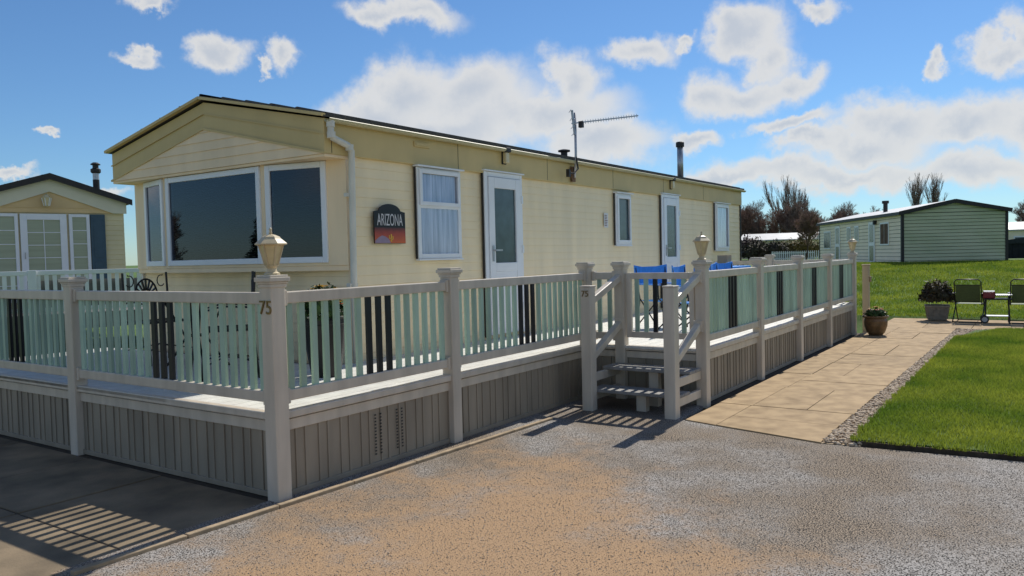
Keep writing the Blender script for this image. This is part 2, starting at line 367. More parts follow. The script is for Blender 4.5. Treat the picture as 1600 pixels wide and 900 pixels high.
# lawn
lawn_poly = [(3.50,-2.995),(3.58,-4.2),(3.7,-14),(14.05,-14),(14.05,-3.55),(13.7,-3.22),(12.6,-3.09),(9,-3.03)]
LAWN = mat('lawn_soil', (.05, .085, .014), .95, .35, 5, .6, 40, col2=(.085, .14, .022))
lw = struct(MB().prism(lawn_poly, 2, -.055, .036).build('lawn', JOINT))  # soil sides coloured dark to give the shadow edge below the grass
cxm, cym = 9.0, -8.5
MB().prism([(x+.03*(1 if x < cxm else -1), y+.03*(1 if y < cym else -1)) for x, y in lawn_poly], 2, .034, .046).build('turf', LAWN, lw)
def grass(name, n, xr, yr, hgt, wid, zf, inside=None, mats=None, label=None):
    X = rng.uniform(*xr, n); Y = rng.uniform(*yr, n)
    if inside is not None: k = inside(X, Y); X, Y = X[k], Y[k]
    n = len(X); Z = zf(X, Y); h = hgt*rng.uniform(.5, 1.25, n); a = rng.uniform(0, 2*np.pi, n); wd = wid*rng.uniform(.6, 1.3, n)
    la = rng.uniform(0, 2*np.pi, n); lm = h*rng.uniform(.1, .75, n)
    base = np.stack([X, Y, Z-.01], -1); sx = np.stack([np.cos(a)*wd, np.sin(a)*wd, 0*a], -1)
    mid = base + np.stack([np.cos(la)*lm*.35, np.sin(la)*lm*.35, h*.6], -1); tip = base + np.stack([np.cos(la)*lm, np.sin(la)*lm, h], -1)
    vs = np.stack([base-sx, base+sx, mid+sx*.7, mid-sx*.7, tip], 1).reshape(-1, 3); o = np.arange(n)[:, None]*5
    fs = np.concatenate([o+np.array([[0,1,2]]), o+np.array([[0,2,3]]), o+np.array([[3,2,4]])])
    ob = link(name, npmesh(name, vs, fs, GR)); ob['kind'] = 'stuff'
    tag(ob, label, 'grass'); return ob
def grass_mat():
    m = mat('grass_blade', (.09, .175, .016), .55, .3, .9, col2=(.30, .345, .042), thr=(.3, .68), detail=9, spec=.3)
    t = m.node_tree; p = t.nodes['Principled BSDF']; src = p.inputs['Base Color'].links[0].from_socket
    tl = t.nodes.new('ShaderNodeBsdfTranslucent'); t.links.new(src, tl.inputs[0]); ms = t.nodes.new('ShaderNodeMixShader'); ms.inputs[0].default_value = .5
    t.links.new(p.outputs[0], ms.inputs[1]); t.links.new(tl.outputs[0], ms.inputs[2]); t.links.new(ms.outputs[0], t.nodes['Material Output'].inputs[0])
    return m
GR = grass_mat()
nl = lambda X, Y: (Y < -2.99-.004*(X-3.5)+.03*np.sin(X*9)*np.sin(X*23+1)) & (X > 3.49-.07*(Y+3.05)+.025*np.sin(Y*11)*np.sin(Y*27)) & ~((X > 12.4) & (Y > -3.12-(X-12.4)*.3)) 
grass('lawn_grass', 155000, (3.5, 14.05), (-4.9, -2.96), .05, .0032, lambda X, Y: .045+0*X, nl, label='short mown green grass beside the gravel strip')
grass('bank_grass', 150000, (16.58, 31), (-8, 5), .075, .009, lambda X, Y: gz(X, Y), None, label='rough green grass rising on the bank beyond the path')
# gravel strip
def stones(n, name):
    bm = bmesh.new(); bmesh.ops.create_icosphere(bm, subdivisions=1, radius=1); bv = np.array([v.co[:] for v in bm.verts]); bf = np.array([[v.index for v in q.verts] for q in bm.faces]); bm.free()
    X = rng.uniform(3.46, 14.2, n); t = rng.uniform(0, 1, n)
    ya = -2.775-.012*(X-3.5); yb = np.where(X > 12.4, -3.09-(X-12.4)*.25, -3.07-.003*(X-3.5)); Y = ya+(yb-ya)*t
    s = rng.uniform(.010, .024, n); sc3 = np.stack([s*rng.uniform(.8, 1.4, n), s*rng.uniform(.7, 1.2, n), s*rng.uniform(.45, .8, n)], -1)
    a = rng.uniform(0, 6.28, n); P = bv[None]*sc3[:, None]*(1+rng.uniform(-.18, .18, (n, len(bv), 1)))
    ca, sa = np.cos(a)[:, None], np.sin(a)[:, None]
    Q = np.stack([P[..., 0]*ca-P[..., 1]*sa+X[:, None], P[..., 0]*sa+P[..., 1]*ca+Y[:, None], P[..., 2]+(rng.uniform(.0, .022, n))[:, None]], -1)
    fs = (bf[None]+np.arange(n)[:, None, None]*len(bv)).reshape(-1, 3)
    return link(name, npmesh(name, Q.reshape(-1, 3), fs, mat('pebbles', (.30, .22, .145), .85, .4, 22, col2=(.66, .54, .40), thr=(.3, .7))))
struct(MB().prism([(3.44,-2.76),(14.25,-2.89),(14.25,-3.5),(13.7,-3.24),(12.4,-3.12),(3.48,-3.07)], 2, -.05, .001).build('gravel_bed', TAN))
o = stones(7500, 'gravel'); o['kind'] = 'stuff'; tag(o, 'strip of loose pebbles between the slab path and lawn', 'gravel')

# ------------------------------------------------------------------ raised deck
ZD = .607
deck = thing('raised_deck', 'raised white deck with grey skirting wrapped round the cream caravan', 'deck')
YR = -1.345                                       # outer line of the wide right-hand part
DX0, DX1, DX2 = .02, 4.60, 12.62
# floor boards running along the long side
wd = .145; nb = 0; y = .025
while y < 5.6:
    x1 = 1.88 if y > 1.40 else DX2
    MB().box(DX0, x1, y, min(y+wd-.004, 5.6), ZD-.028, ZD).build('floor_board', DECKM, deck); y += wd
y = YR+.03
while y < .02:
    MB().box(DX1-.03, DX2, y, min(y+wd-.004, .021), ZD-.028, ZD).build('floor_board', DECKM, deck); y += wd
MB().box(.10, 12.55, .12, 1.44, .25, ZD-.03).box(4.7, 12.55, -1.25, .12, .25, ZD-.03).box(.10, 2.1, 1.44, 5.6, .25, ZD-.03).build('joist_frame', GREYD, deck)
def edge(a, b, nrm):
    """nosing + fascia + skirting panels from a to b (outer line), nrm points outwards"""
    a = Vector((*a, 0)); b = Vector((*b, 0)); d = (b-a); ln = d.length; d.normalize(); nv = Vector((*nrm, 0))
    rz = math.atan2(d.y, d.x); s = 1 if d.cross(Vector((0,0,1))).dot(nv) > 0 else -1   # local -y*s is outward
    def loc(b_): return b_
    MB().box(0, ln, -.006, .05, ZD-.05, ZD+.002).build('nosing', PVC, deck, bevel=.008)
    o = deck.children[-1]; 
    return a, d, ln, rz
def place(mb, name, ma, a, rz, bevel=0., me=None):
    o = mb.build(name, ma, deck, bevel=bevel) if mb else link(name, me, deck)
    o.location = a; o.rotation_euler.z = rz; return o
sk = MB(); pw = .215                               # one skirting panel, local x along the run, -y outward
sk.box(.002, pw-.002, .0, .02, .03, .472); sk.box(.062, .082, -.009, .0, .03, .472); sk.box(pw-.024, pw-.004, -.009, .0, .03, .472)
SKM = sk.mesh('skirting_panel', PVCG)
def run(a, b, skip=None):
    a = Vector((*a, 0)); b = Vector((*b, 0)); d = b-a; ln = d.length; rz = math.atan2(d.y, d.x)
    place(MB().box(0, ln, .0, .06, ZD-.052, ZD+.003), 'nosing', PVC, a, rz, .008)
    place(MB().box(0, ln, .028, .05, .468, ZD-.062), 'fascia', PVC, a, rz, .004)
    place(MB().box(0, ln, .030, .045, .0, .04), 'base_trim', PVCG, a, rz, .003)
    dn = d.normalized(); n = int(ln/pw); off = Vector((-dn.y, dn.x, 0))*.045
    for i in range(n+1):
        w_ = min(pw, ln-i*pw)
        if w_ < .05: continue
        o = link('skirting_panel', SKM, deck); o.location = a+dn*(i*pw)+off; o.rotation_euler.z = rz; o.scale.x = w_/pw
run((.02, .02), (4.60, .02)); run((.02, 5.6), (.02, .02)); run((4.60, YR+.02), (12.62, YR+.02)); run((12.62, YR+.02), (12.62, 1.46)); run((4.58, .02), (4.58, YR+.02))
# slotted vent strips in two panels
VE = MB()
for xx in (1.0, 1.06, 1.25, 1.31):
    for k in range(13): VE.box(xx, xx+.018, .052, .0545, .10+k*.026, .112+k*.026)
VE.build('vent_slots', TRIMD, deck)['kind'] = 'stuff'
# ------------------------------------------------------------------ balustrades
PW = .12
pm = MB(); pm.box(0, PW, 0, PW, -.03, 1.53); POSTM = pm.mesh('post', PVC)
cm = MB()
for a_, z0, z1 in ((.135, 1.475, 1.50), (.15, 1.50, 1.515), (.172, 1.515, 1.545), (.15, 1.545, 1.56)):
    cm.box(PW/2-a_/2, PW/2+a_/2, PW/2-a_/2, PW/2+a_/2, z0, z1)
CAPM = cm.mesh('post_cap', PVC)
def post(parent, x, y, dz=0):
    o = link('post', POSTM, parent, .008); o.location = (x, y, dz); c_ = link('post_cap', CAPM, o, .004); return o
SL = MB().box(-.024, .024, -.013, .013, .735, 1.37)
SLG = SL.mesh('slat', MINT); SLB = SL.mesh('slat', BLACK)
BRM = MB().box(-.016, .016, -.04, .04, -.055, .055).mesh('rail_bracket', PVC)
def panel(parent, a, b, n, black=None, zt=1.44, zb=.675):
    """rails + slats from a to b (2D, post faces)"""
    a = Vector((*a, 0)); b = Vector((*b, 0)); d = b-a; ln = d.length; dn = d.normalized(); rz = math.atan2(d.y, d.x)
    for nm, z0, z1 in (('top_rail', zt-.082, zt), ('bottom_rail', zb, zb+.078)):
        o = MB().box(0, ln, -.03, .03, z0, z1).build(nm, PVC, parent, bevel=.007); o.location = a; o.rotation_euler.z = rz
        for t in (.017, ln-.017):
            q = link('rail_bracket', BRM, parent, .004); q.location = a+dn*t+Vector((0,0,(z0+z1)/2)); q.rotation_euler.z = rz
    if black is None: black = {n//2-1, n//2, n//2+1}
    for i in range(n):
        o = link('slat', SLB if i in black else SLG, parent, 0); o.location = a+dn*(ln*(i+.62)/(n+.24)); o.rotation_euler.z = rz+random.uniform(-.05, .05)
fl = thing('balustrade', 'mint and black slatted white balustrade across the caravan front end', 'balustrade', group=None)
post(fl, 0, 2.67); post(fl, 0, 5.46)
panel(fl, (.06, 2.67), (.06, .12), 23, {10, 11, 12}); panel(fl, (.06, 5.46), (.06, 2.79), 24, {13, 14, 15})
fs_ = thing('balustrade', 'mint slatted balustrade from the numbered lantern corner post to the steps', 'balustrade')
cp = post(fs_, 0, 0); post(fs_, 1.94, 0); post(fs_, 4.44, 0.0)
panel(fs_, (.12, .06), (1.94, .06), 16, {7, 8, 9}); panel(fs_, (2.06, .06), (4.44, .06), 21, {9, 10, 11})
PX3, PY3 = 4.545, -.40
post(fs_, PX3, PY3); panel(fs_, (4.58, .0), (4.60, PY3+.12), 2, set())
fr_ = thing('balustrade', 'mint slatted balustrade running beside the sandstone slab path', 'balustrade')
PXR = [4.56, 6.54, 8.50, 10.44, 12.50]
for q in PXR: post(fr_, q, YR-.01)
for i in range(4): panel(fr_, (PXR[i]+.12, YR+.05), (PXR[i+1], YR+.05), 17, {7, 8, 9})
fe = thing('balustrade', 'short balustrade closing the far end of the deck by the pot', 'balustrade')
post(fe, 12.50, .2); panel(fe, (12.56, YR+.11), (12.56, .2), 14); panel(fe, (12.56, .32), (12.56, 1.40), 10)
def numerals(parent, txt, size, loc, rz):
    me = text_mesh(txt, size, .004, BRASS, 'house_number'); o = link('house_number', me, parent); o.location = loc
    o.rotation_euler = (R(90), 0, rz); return o
numerals(cp, '75', .135, (-.004, .062, 1.335), R(-90))
# gate at the top of the steps
gt = thing('deck_gate', 'closed slatted gate between two posts at the top of the steps', 'gate')
gy0, gy1 = YR+.125, PY3-.015
for yy in (gy0, gy1-.06): MB().box(4.58, 4.625, yy, yy+.06, .70, 1.43).build('stile', PVC, gt, bevel=.006)
for z0, z1 in ((.70, .77), (1.36, 1.43)): MB().box(4.582, 4.623, gy0+.06, gy1-.06, z0, z1).build('gate_rail', PVC, gt, bevel=.005)
n = 6
for i in range(n):
    o = link('slat', SLB if i in (2, 3) else SLG, gt); o.location = (4.602, gy0+.06+(gy1-gy0-.12)*(i+.6)/(n+.2), 0); o.rotation_euler.z = R(90); o.scale.z = 1
# steps
st = thing('deck_steps', 'two open white treads with newel posts and sloping handrails up to the gate', 'steps')
YL, YN = -.40, -1.33
def newel(y, nm):
    o = MB().box(3.76, 3.88, y, y+.12, -.03, 1.305).build('newel_post', PVC, st, bevel=.008)
    MB().box(3.755, 3.885, y-.005, y+.125, 1.305, 1.322).build('newel_cap', PVC, o, bevel=.006); return o
nlft = newel(YL+.0, 1); newel(YN, 2)
numerals(nlft, '75', .09, (3.756, YL+.06, 1.235), R(-90))
for y in (YL+.06, YN+.06):
    for za, zb in ((1.15, 1.385), (.55, .86)):
        MB().bar((3.87, y, za), (4.57, y, zb), .07, .075).build('handrail', PVC, st, bevel=.008)
        MB().cbox((4.55, y, zb-.005), (.03, .10, .12)).build('bracket', PVC, st, bevel=.004)
for i, (x0, z) in enumerate(((3.885, .215), (4.205, .415))):
    MB().box(x0, x0+.15, YN+.02, YL+.10, z-.035, z).build('tread_board', mat('tread_grey', (.27, .26, .245), .7, .2, 7, .3, 90), st, bevel=.006)
    MB().box(x0+.156, x0+.31, YN+.02, YL+.10, z-.035, z).build('tread_board', mat('tread_grey', (.27, .26, .245), .7, .2, 7, .3, 90), st, bevel=.006)
    for y in (YN+.035, YL+.045):
        MB().box(3.88, 4.55, y, y+.04, z-.125, z-.036).build('tread_support', PVC, st, bevel=.005)
    MB().box(x0+.10, x0+.19, -.91, -.80, -.01, z-.036).build('support_block', PVC, st, bevel=.005)
# ------------------------------------------------------------------ lanterns
def lantern(loc, label, s=1.0):
    t = thing('post_lantern', label, 'lantern', loc, group='cream lanterns on the deck posts')
    n = 6
    b_ = MB().lathe([(.055,0),(.055,.012),(.036,.022),(.030,.045),(.040,.058),(.043,.068)], n=12); b_.build('base', CREAML, t, smooth=False)
    g_ = MB().lathe([(.040,.068),(.078,.205)], n=n, rot=.26); g_.build('glass', LGLASS, t)
    for k in range(n):
        a = .26+2*math.pi*k/n
        MB().bar((.042*math.cos(a), .042*math.sin(a), .066), (.081*math.cos(a), .081*math.sin(a), .207), .011, .011).build('frame_bar', CREAML, t)
    MB().lathe([(.082,.203),(.108,.209),(.108,.216),(.070,.248),(.060,.262),(.034,.274),(.012,.280)], n=n, rot=.26).build('cap', CREAML, t)
    MB().lathe([(.008,.28),(.013,.288),(.006,.300),(.012,.312),(.003,.326)], n=10).build('finial', CREAML, t, smooth=True)
    t.scale = (s, s, s); return t
lantern((.06, .06, 1.56), 'cream six-sided lantern on the corner post with brass number')
lantern((4.62, YR+.05, 1.56), 'cream six-sided lantern on the post at the top of the steps', .95)
lantern((12.56, YR+.05, 1.56), 'cream six-sided lantern on the last path-side post above the glazed pot', .95)

# ------------------------------------------------------------------ main caravan
car = thing('static_caravan', 'long cream static caravan with olive roof band and bowed front window', 'caravan', (0, 0, 0))
CX0, CX1, CY0, CY1, RY = 2.16, 14.45, 1.46, 5.20, 3.33
ZE, ZRG, ZB = 3.03, 3.45, 2.69
def part(mb, name, ma, par=car, bevel=0., smooth=False): return mb.build(name, ma, par, smooth, bevel)
part(MB().box(CX0+.03, CX1, CY0+.02, CY1, .35, 2.75).prism([(CY0+.02, 2.74), (CY1, 2.74), (CY1, ZE-.05), (RY, ZRG-.06), (CY0+.02, ZE-.05)], 0, 1.95, CX1), 'body', CREAMP)
part(MB().box(CX0+.1, CX1-.05, CY0+.12, CY1-.1, .0, .36), 'chassis', TRIMD)
ph = .1005
def plank_mesh(ln, name='cladding_plank', mat_=CREAM):
    return MB().prism([(0, 0), (-.007, .002), (-.0075, .008), (-.004, ph*.55), (-.003, ph-.001), (0, ph-.001)], 0, 0, ln).mesh(name, mat_)
PM = plank_mesh(CX1-CX0+.01); z = .58
while z < ZB-.02:
    o = link('cladding_plank', PM, car); o.location = (CX0, CY0+.02, z); z += ph
PM2 = plank_mesh(CY1-CY0-.02); z = .58
while z < 1.52:
    o = link('cladding_plank', PM2, car); o.location = (CX0+.03, CY1, z); o.rotation_euler.z = R(-90); z += ph
# corner trims
part(MB().box(CX0-.005, CX0+.045, CY0-.008, CY0+.03, .55, ZB), 'corner_trim', CREAMP, bevel=.004)
part(MB().box(CX1-.03, CX1+.01, CY0-.010, CY0+.03, .55, ZE-.05), 'corner_trim', TRIMD, bevel=.003)
part(MB().box(CX0-.008, CX0+.04, CY1-.03, CY1+.015, .55, ZB), 'corner_trim', PIPE, bevel=.004)
# olive band along the side and round the gable
XO = 1.82; YO = 1.42
part(MB().box(XO+.02, CX1+.005, CY0-.028, CY0+.03, ZB, ZE+.0), 'side_band', OLIVE, bevel=.004)
for xx in (1.93, 3.93, 5.95, 7.97, 9.99, 12.01): part(MB().box(xx, xx+.006, CY0-.0305, CY0-.026, ZB+.01, ZE-.01), 'band_joint', TRIMD)
gw = (CY0-.028, CY1+.028)
part(MB().prism([(gw[0]+.004, ZB+.002), (gw[1]-.004, ZB+.002), (gw[1]-.004, ZE-.002), (RY, ZRG-.03), (gw[0]+.004, ZE-.002)], 0, XO+.03, XO+.22), 'gable_panel', OLIVE)
sl = (ZRG-ZE)/(RY-gw[0])
# the inner cream triangle made of lapped boards, its edge trim above
zA = 3.125; z = ZB
ins = .235
k = 0
while z < zA-.01:
    z1 = min(z+.1, zA-.004)
    def yw(zz): return (RY-gw[0])*(1-(zz-ZB)/(zA-ZB))
    q = MB(); a0, a1 = yw(z), yw(z1)
    vs = [(XO+.012, RY-a0, z), (XO+.012, RY+a0, z), (XO+.022, RY+a1, z1), (XO+.022, RY-a1, z1), (XO+.035, RY-a0, z), (XO+.035, RY+a0, z), (XO+.035, RY+a1, z1), (XO+.035, RY-a1, z1)]
    q.add(vs, [(0,1,2,3),(7,6,5,4),(0,4,5,1),(1,5,6,2),(2,6,7,3),(3,7,4,0)]); part(q, 'gable_board', CREAMP); z += .1
for s in (-1, 1):
    yE = gw[0] if s < 0 else gw[1]
    part(MB().bar((XO+.012, RY-s*.0, zA+.006), (XO+.012, yE, ZB+.006), .022, .016, up=(1,0,0)), 'gable_trim', OLIVE)
    part(MB().bar((XO+.018, RY, zA+.17), (XO+.018, yE, ZB+.19), .012, .010, up=(1,0,0)), 'gable_moulding', OLIVE)
part(MB().box(XO+.025, CX0+.12, gw[0]+.01, gw[1]-.01, ZB-.03, ZB-.001), 'soffit', CREAMP, bevel=.004)
# roof: two pitched sheets with tile ribs, barge edges and gutter
def roof_sheet(s):
    yE = RY+s*(RY-YO+.03); q = MB(); zE_ = ZE+.005
    x0, x1 = XO-.02, CX1+.08
    q.add([(x0, RY, ZRG), (x1, RY, ZRG), (x1, yE, zE_), (x0, yE, zE_), (x0, RY, ZRG+.035), (x1, RY, ZRG+.035), (x1, yE, zE_+.035), (x0, yE, zE_+.035)],
          [(3,2,1,0),(4,5,6,7),(0,1,5,4),(1,2,6,5),(2,3,7,6),(3,0,4,7)])
    part(q, 'roof', ROOFT)
    ro = car.children[-1]
    nrow = 5; 
    for i in range(nrow):
        t0 = i/nrow; a = Vector((x0+.01, RY+(yE-RY)*t0, ZRG+(zE_-ZRG)*t0+.045)); bb = Vector((x1-.01, a.y, a.z))
        MB().bar(a, bb, .03, .022).build('tile_course', ROOFT, ro)
    return ro
ro1 = roof_sheet(-1); roof_sheet(1)
q = MB()
for i in range(62): q.cbox((XO+.1+i*.2, YO-.012, ZE+.035), (.16, .04, .026))
q.build('eave_tiles', ROOFT, ro1)['kind'] = 'stuff'
part(MB().bar((XO-.02, RY, ZRG+.012), (XO-.02, YO-.03, ZE+.02), .03, .05, up=(1,0,0)), 'barge_edge', OLIVE)
part(MB().bar((XO-.02, RY, ZRG+.012), (XO-.02, 2*RY-YO+.03, ZE+.02), .03, .05, up=(1,0,0)), 'barge_edge', OLIVE)
# gutter (half-round channel) + downpipe with swan neck
g_ = MB(); prof = [(-.045+.09*(.5-.5*math.cos(a)), -.035*math.sin(a)) for a in np.linspace(0, math.pi, 8)]
poly = [(YO-.035+p[0], ZE-.012+p[1]) for p in prof]; poly2 = [(YO-.035+p[0]*.85, ZE-.006+p[1]*.8) for p in prof][::-1]
g_.prism(poly+poly2, 0, XO+.02, CX1+.06); part(g_, 'gutter', mat('gutter_plastic', (.46, .42, .25), .45, .1, 3))
dp = part(MB().tube([(1.88, YO-.04, ZE-.03), (1.88, YO-.04, ZE-.14), (1.90, YO-.04, ZE-.19), (2.10, YO-.04, ZE-.245), (2.145, YO-.04, ZE-.30), (2.15, YO-.035, ZE-.40), (2.15, YO-.015, 1.6), (2.15, YO-.015, .62)], .033, 10), 'downpipe', PIPE, smooth=True)
for p in ((1.88, YO-.04, ZE-.06), (1.885, YO-.04, ZE-.165), (2.12, YO-.04, ZE-.265)): MB().lathe([(.041,-.03),(.041,.03)], p, 10).build('pipe_collar', PIPE, dp)
for z in (2.3, 1.4): MB().cbox((2.15, YO+.01, z), (.11, .05, .035)).build('pipe_clip', PIPE, dp)
# bowed front window section
BP = [(2.13, 1.445), (1.915, 2.43), (1.915, 4.23), (2.13, 5.215)]
ZS, ZT = 1.60, ZB-.03
def bay_local(i):
    a = Vector((*BP[i], 0)); b_ = Vector((*BP[i+1], 0)); d = b_-a; return a, d.length, math.atan2(d.y, d.x)
bay = part(MB().prism([(2.18,1.45)]+BP+[(2.18,5.21)], 2, 1.545, ZS), 'window_sill', CREAMP, bevel=.006)
part(MB().prism([(2.18,1.47),(2.17,1.47),(2.05,2.47),(2.05,4.19),(2.17,5.19),(2.18,5.19)], 2, 1.6, ZT), 'window_backing', DARKIN)  # near-black sheet painted as the darkness of the unlit room
def bay_piece(i, x0, x1, z0, z1, d0, d1, nm, ma, par=car, bevel=.004):
    a, ln, rz = bay_local(i); q = MB().box(x0, x1, -d1, -d0, z0, z1).build(nm, ma, par, bevel=bevel); q.location = a; q.rotation_euler.z = rz; return q
def bay_window(i, x0, x1, z0, z1, fw=.062):
    w_ = MB(); w_.box(x0, x0+fw, -.03, .035, z0, z1).box(x1-fw, x1, -.03, .035, z0, z1).box(x0+fw, x1-fw, -.03, .035, z1-fw, z1).box(x0+fw, x1-fw, -.03, .035, z0, z0+fw)
    a, ln, rz = bay_local(i)
    o = w_.build('window', WHITE, car, bevel=.006); o.location = a; o.rotation_euler.z = rz
    # local +y points outward (towards -X) because the run goes along +Y
    p = MB().box(x0+fw, x1-fw, .012, .016, z0+fw, z1-fw).build('pane', GLASSD, o)
    n_ = int((z1-z0-2*fw)/.028)
    bl = MB()
    for k in range(n_):
        zz = z0+fw+.014+k*.028; bl.add([(x0+fw, -.012, zz+.008), (x1-fw, -.012, zz+.008), (x1-fw, -.030, zz-.008), (x0+fw, -.030, zz-.008)], [(0,1,2,3)])
    bl.build('venetian_blind', BLIND, o)
    return o
for i, (x0, x1) in enumerate(((.23, .985), (.05, 1.75), (.03, .63))):
    a, ln, rz = bay_local(i)
    bay_window(i, x0, x1, ZS+.03, ZT-.005)
    for s0, s1 in ((0, x0), (x1, ln)):
        q = MB().box(s0, s1, -.05, .012, ZS, ZT).build('bay_panel', CREAMP, car); q.location = a; q.rotation_euler.z = rz
    q = MB().box(x0, x1, -.05, .008, ZS, ZS+.03).build('bay_panel', CREAMP, car); q.location = a; q.rotation_euler.z = rz
# side windows and doors
def side_window(x0, x1, z0, z1, kind):
    y = CY0-.012; fw = .055
    o = MB().box(x0, x0+fw, y-.03, y+.02, z0, z1).box(x1-fw, x1, y-.03, y+.02, z0, z1).box(x0+fw, x1-fw, y-.03, y+.02, z1-fw, z1).box(x0+fw, x1-fw, y-.03, y+.02, z0, z0+fw).build('window', WHITE, car, bevel=.005)
    part(MB().box(x0-.03, x1+.03, y-.075, y+.01, z1+.004, z1+.022), 'window_hood', WHITE, o, .004)
    part(MB().box(x0-.014, x0, y-.012, y+.01, z0, z1), 'seal', TRIMD, o)
    part(MB().box(x0-.01, x1+.01, y-.042, y+.01, z0-.02, z0-.002), 'sill', WHITE, o, .003)
    def glazing(a0, a1, b0, b1, sash):
        if sash:
            part(MB().box(a0, a0+.045, y-.05, y-.031, b0, b1).box(a1-.045, a1, y-.05, y-.031, b0, b1).box(a0+.045, a1-.045, y-.05, y-.031, b1-.045, b1).box(a0+.045, a1-.045, y-.05, y-.031, b0, b0+.045), 'sash', WHITE, o, .004)
            a0 += .045; a1 -= .045; b0 += .045; b1 -= .045
        if kind == 'frost': part(MB().box(a0, a1, y-.012, y-.006, b0, b1), 'pane', FROST, o)
        else:
            part(MB().box(a0, a1, y-.022, y-.019, b0, b1), 'pane', GLASS, o)
            nn = 40; cv = []
            for k in range(nn+1):
                xx = a0+(a1-a0)*k/nn; yy = y-.003+.008*math.sin(k*1.9)+.006*math.sin(k*.7+x0)
                cv += [(xx, yy, b0), (xx, yy, b1)]
            part(MB().add(cv, [(2*k, 2*k+2, 2*k+3, 2*k+1) for k in range(nn)]), 'curtain', CURT, o, smooth=True)
            part(MB().box(a0, a1, y+.012, y+.016, b0, b1), 'dark_backing', DARKIN, o)  # near-black sheet behind the curtain, painted room darkness
    if kind == 'split':
        zm = z0+(z1-z0)*.585
        part(MB().box(x0+fw, x1-fw, y-.03, y+.02, zm-.028, zm+.028), 'transom', WHITE, o, .004)
        glazing(x0+fw, x1-fw, z0+fw, zm-.028, False); glazing(x0+fw-.03, x1-fw+.03, zm+.0, z1-.02, True)
    else: glazing(x0+.035, x1-.035, z0+.035, z1-.035, True)
    return o
side_window(3.17, 3.95, 1.645, 2.665, 'split'); side_window(8.04, 8.60, 1.79, 2.63, 'frost'); side_window(12.69, 13.52, 1.67, 2.665, 'curtain')
def door(x0, x1, z0, z1):
    y = CY0-.012
    o = MB().box(x0, x0+.07, y-.03, y+.02, z0, z1).box(x1-.05, x1, y-.03, y+.02, z0, z1).box(x0+.07, x1-.05, y-.03, y+.02, z1-.06, z1).build('door_frame', WHITE, car, bevel=.005)
    part(MB().box(x0-.016, x0, y-.014, y+.01, z0, z1), 'seal', TRIMD, o)
    part(MB().box(x0-.03, x1+.02, y-.06, y+.01, z1+.004, z1+.02), 'drip_hood', WHITE, o, .003)
    a0, a1 = x0+.075, x1-.055
    lf = part(MB().box(a0, a0+.12, y-.045, y+.0, z0+.02, z1-.065).box(a1-.12, a1, y-.045, y, z0+.02, z1-.065).box(a0+.12, a1-.12, y-.045, y, z1-.2, z1-.065).box(a0+.12, a1-.12, y-.045, y, z0+.82, z0+.93).box(a0+.12, a1-.12, y-.04, y, z0+.02, z0+.82), 'door_leaf', WHITE, car, .006)
    part(MB().box(a0+.12, a1-.12, y-.022, y-.012, z0+.93, z1-.2), 'pane', FROST, lf)
    part(MB().box(a0+.18, a1-.16, y-.047, y-.0395, z0+.25, z0+.72), 'raised_panel', WHITE, lf, .004)
    part(MB().cbox((a0+.06, y-.05, z0+1.05), (.035, .012, .2)).bar((a0+.06, y-.085, z0+1.09), (a0+.20, y-.085, z0+1.09), .02, .02).bar((a0+.06, y-.05, z0+1.09), (a0+.06, y-.09, z0+1.09), .02, .02), 'handle', STEEL, lf)
    for zz in (.35, 1.1, 1.75): part(MB().cbox((a1+.012, y-.05, z0+zz), (.035, .02, .1)), 'hinge', WHITE, lf)
door(4.43, 5.28, .64, 2.715); door(9.88, 10.70, .64, 2.715)
def wall_lamp(x, z):
    o = part(MB().box(x-.045, x+.045, CY0-.045, CY0-.028, z-.10, z+.10), 'wall_lamp', TRIMD, bevel=.006)
    part(MB().box(x-.055, x+.055, CY0-.12, CY0-.045, z+.05, z+.11), 'lamp_hood', TRIMD, o, .012); part(MB().box(x-.04, x+.04, CY0-.10, CY0-.045, z-.09, z+.05), 'lamp_glass', LGLASS, o, .01)
wall_lamp(4.88, 2.93); wall_lamp(10.32, 2.92)
part(MB().box(3.14, 3.40, CY0-.045, CY0-.028, 2.885, 2.945).box(3.16, 3.38, CY0-.052, CY0-.045, 2.90, 2.93), 'roof_vent_cover', OLIVE, bevel=.005)
# roof fittings
t = part(MB().lathe([(.07,0),(.07,.05),(.055,.06),(.055,.13),(.10,.14),(.10,.165),(.04,.18)], (7.75, 2.2, 3.20), 14), 'roof_cowl', TRIMD)
fo = part(MB().lathe([(.062,0),(.062,.70)], (11.85, 1.85, 3.12), 14), 'flue', STEEL, smooth=True)
MB().lathe([(.085,0),(.085,.085),(.07,.10)], (11.85, 1.85, 3.80), 14).build('flue_cap', TRIMD, fo)
# tv aerial on a mast
ta = thing('tv_aerial', 'grey television aerial on a short mast clamped to the caravan roof band', 'aerial', (6.63, 1.38, 2.80))
MB().tube([(0,0,-.02), (0,-.03,.30), (0,-.03,.92)], .019, 8).build('mast', STEEL, ta, True)
MB().cbox((0,.025,.03), (.10,.03,.22)).build('bracket', mat('rusty_bracket', (.16, .09, .05), .8, .4, 14), ta)
MB().tube([(0,-.03,.30), (-.03,-.08,.10), (-.16,-.08,.02), (-.26,-.06,.03)], .012, 6).cbox((-.28,-.06,.02), (.05,.05,.11)).build('cable', TRIMD, ta)
bd = Vector((.60, -.79, .10)).normalized(); b0 = Vector((-.06, -.0, .76)); sd_ = Vector((0, 0, 1)).cross(bd).normalized(); up_ = bd.cross(sd_)
bm_ = MB(); bm_.bar(b0, b0+bd*.99, .016, .016); bm_.build('boom', STEEL, ta)
el_ = MB()
for k in range(22):
    c_ = b0+bd*(.17+k*.038); el_.bar(c_-up_*.028, c_+up_*.028, .006, .006)
el_.build('director_rods', STEEL, ta)
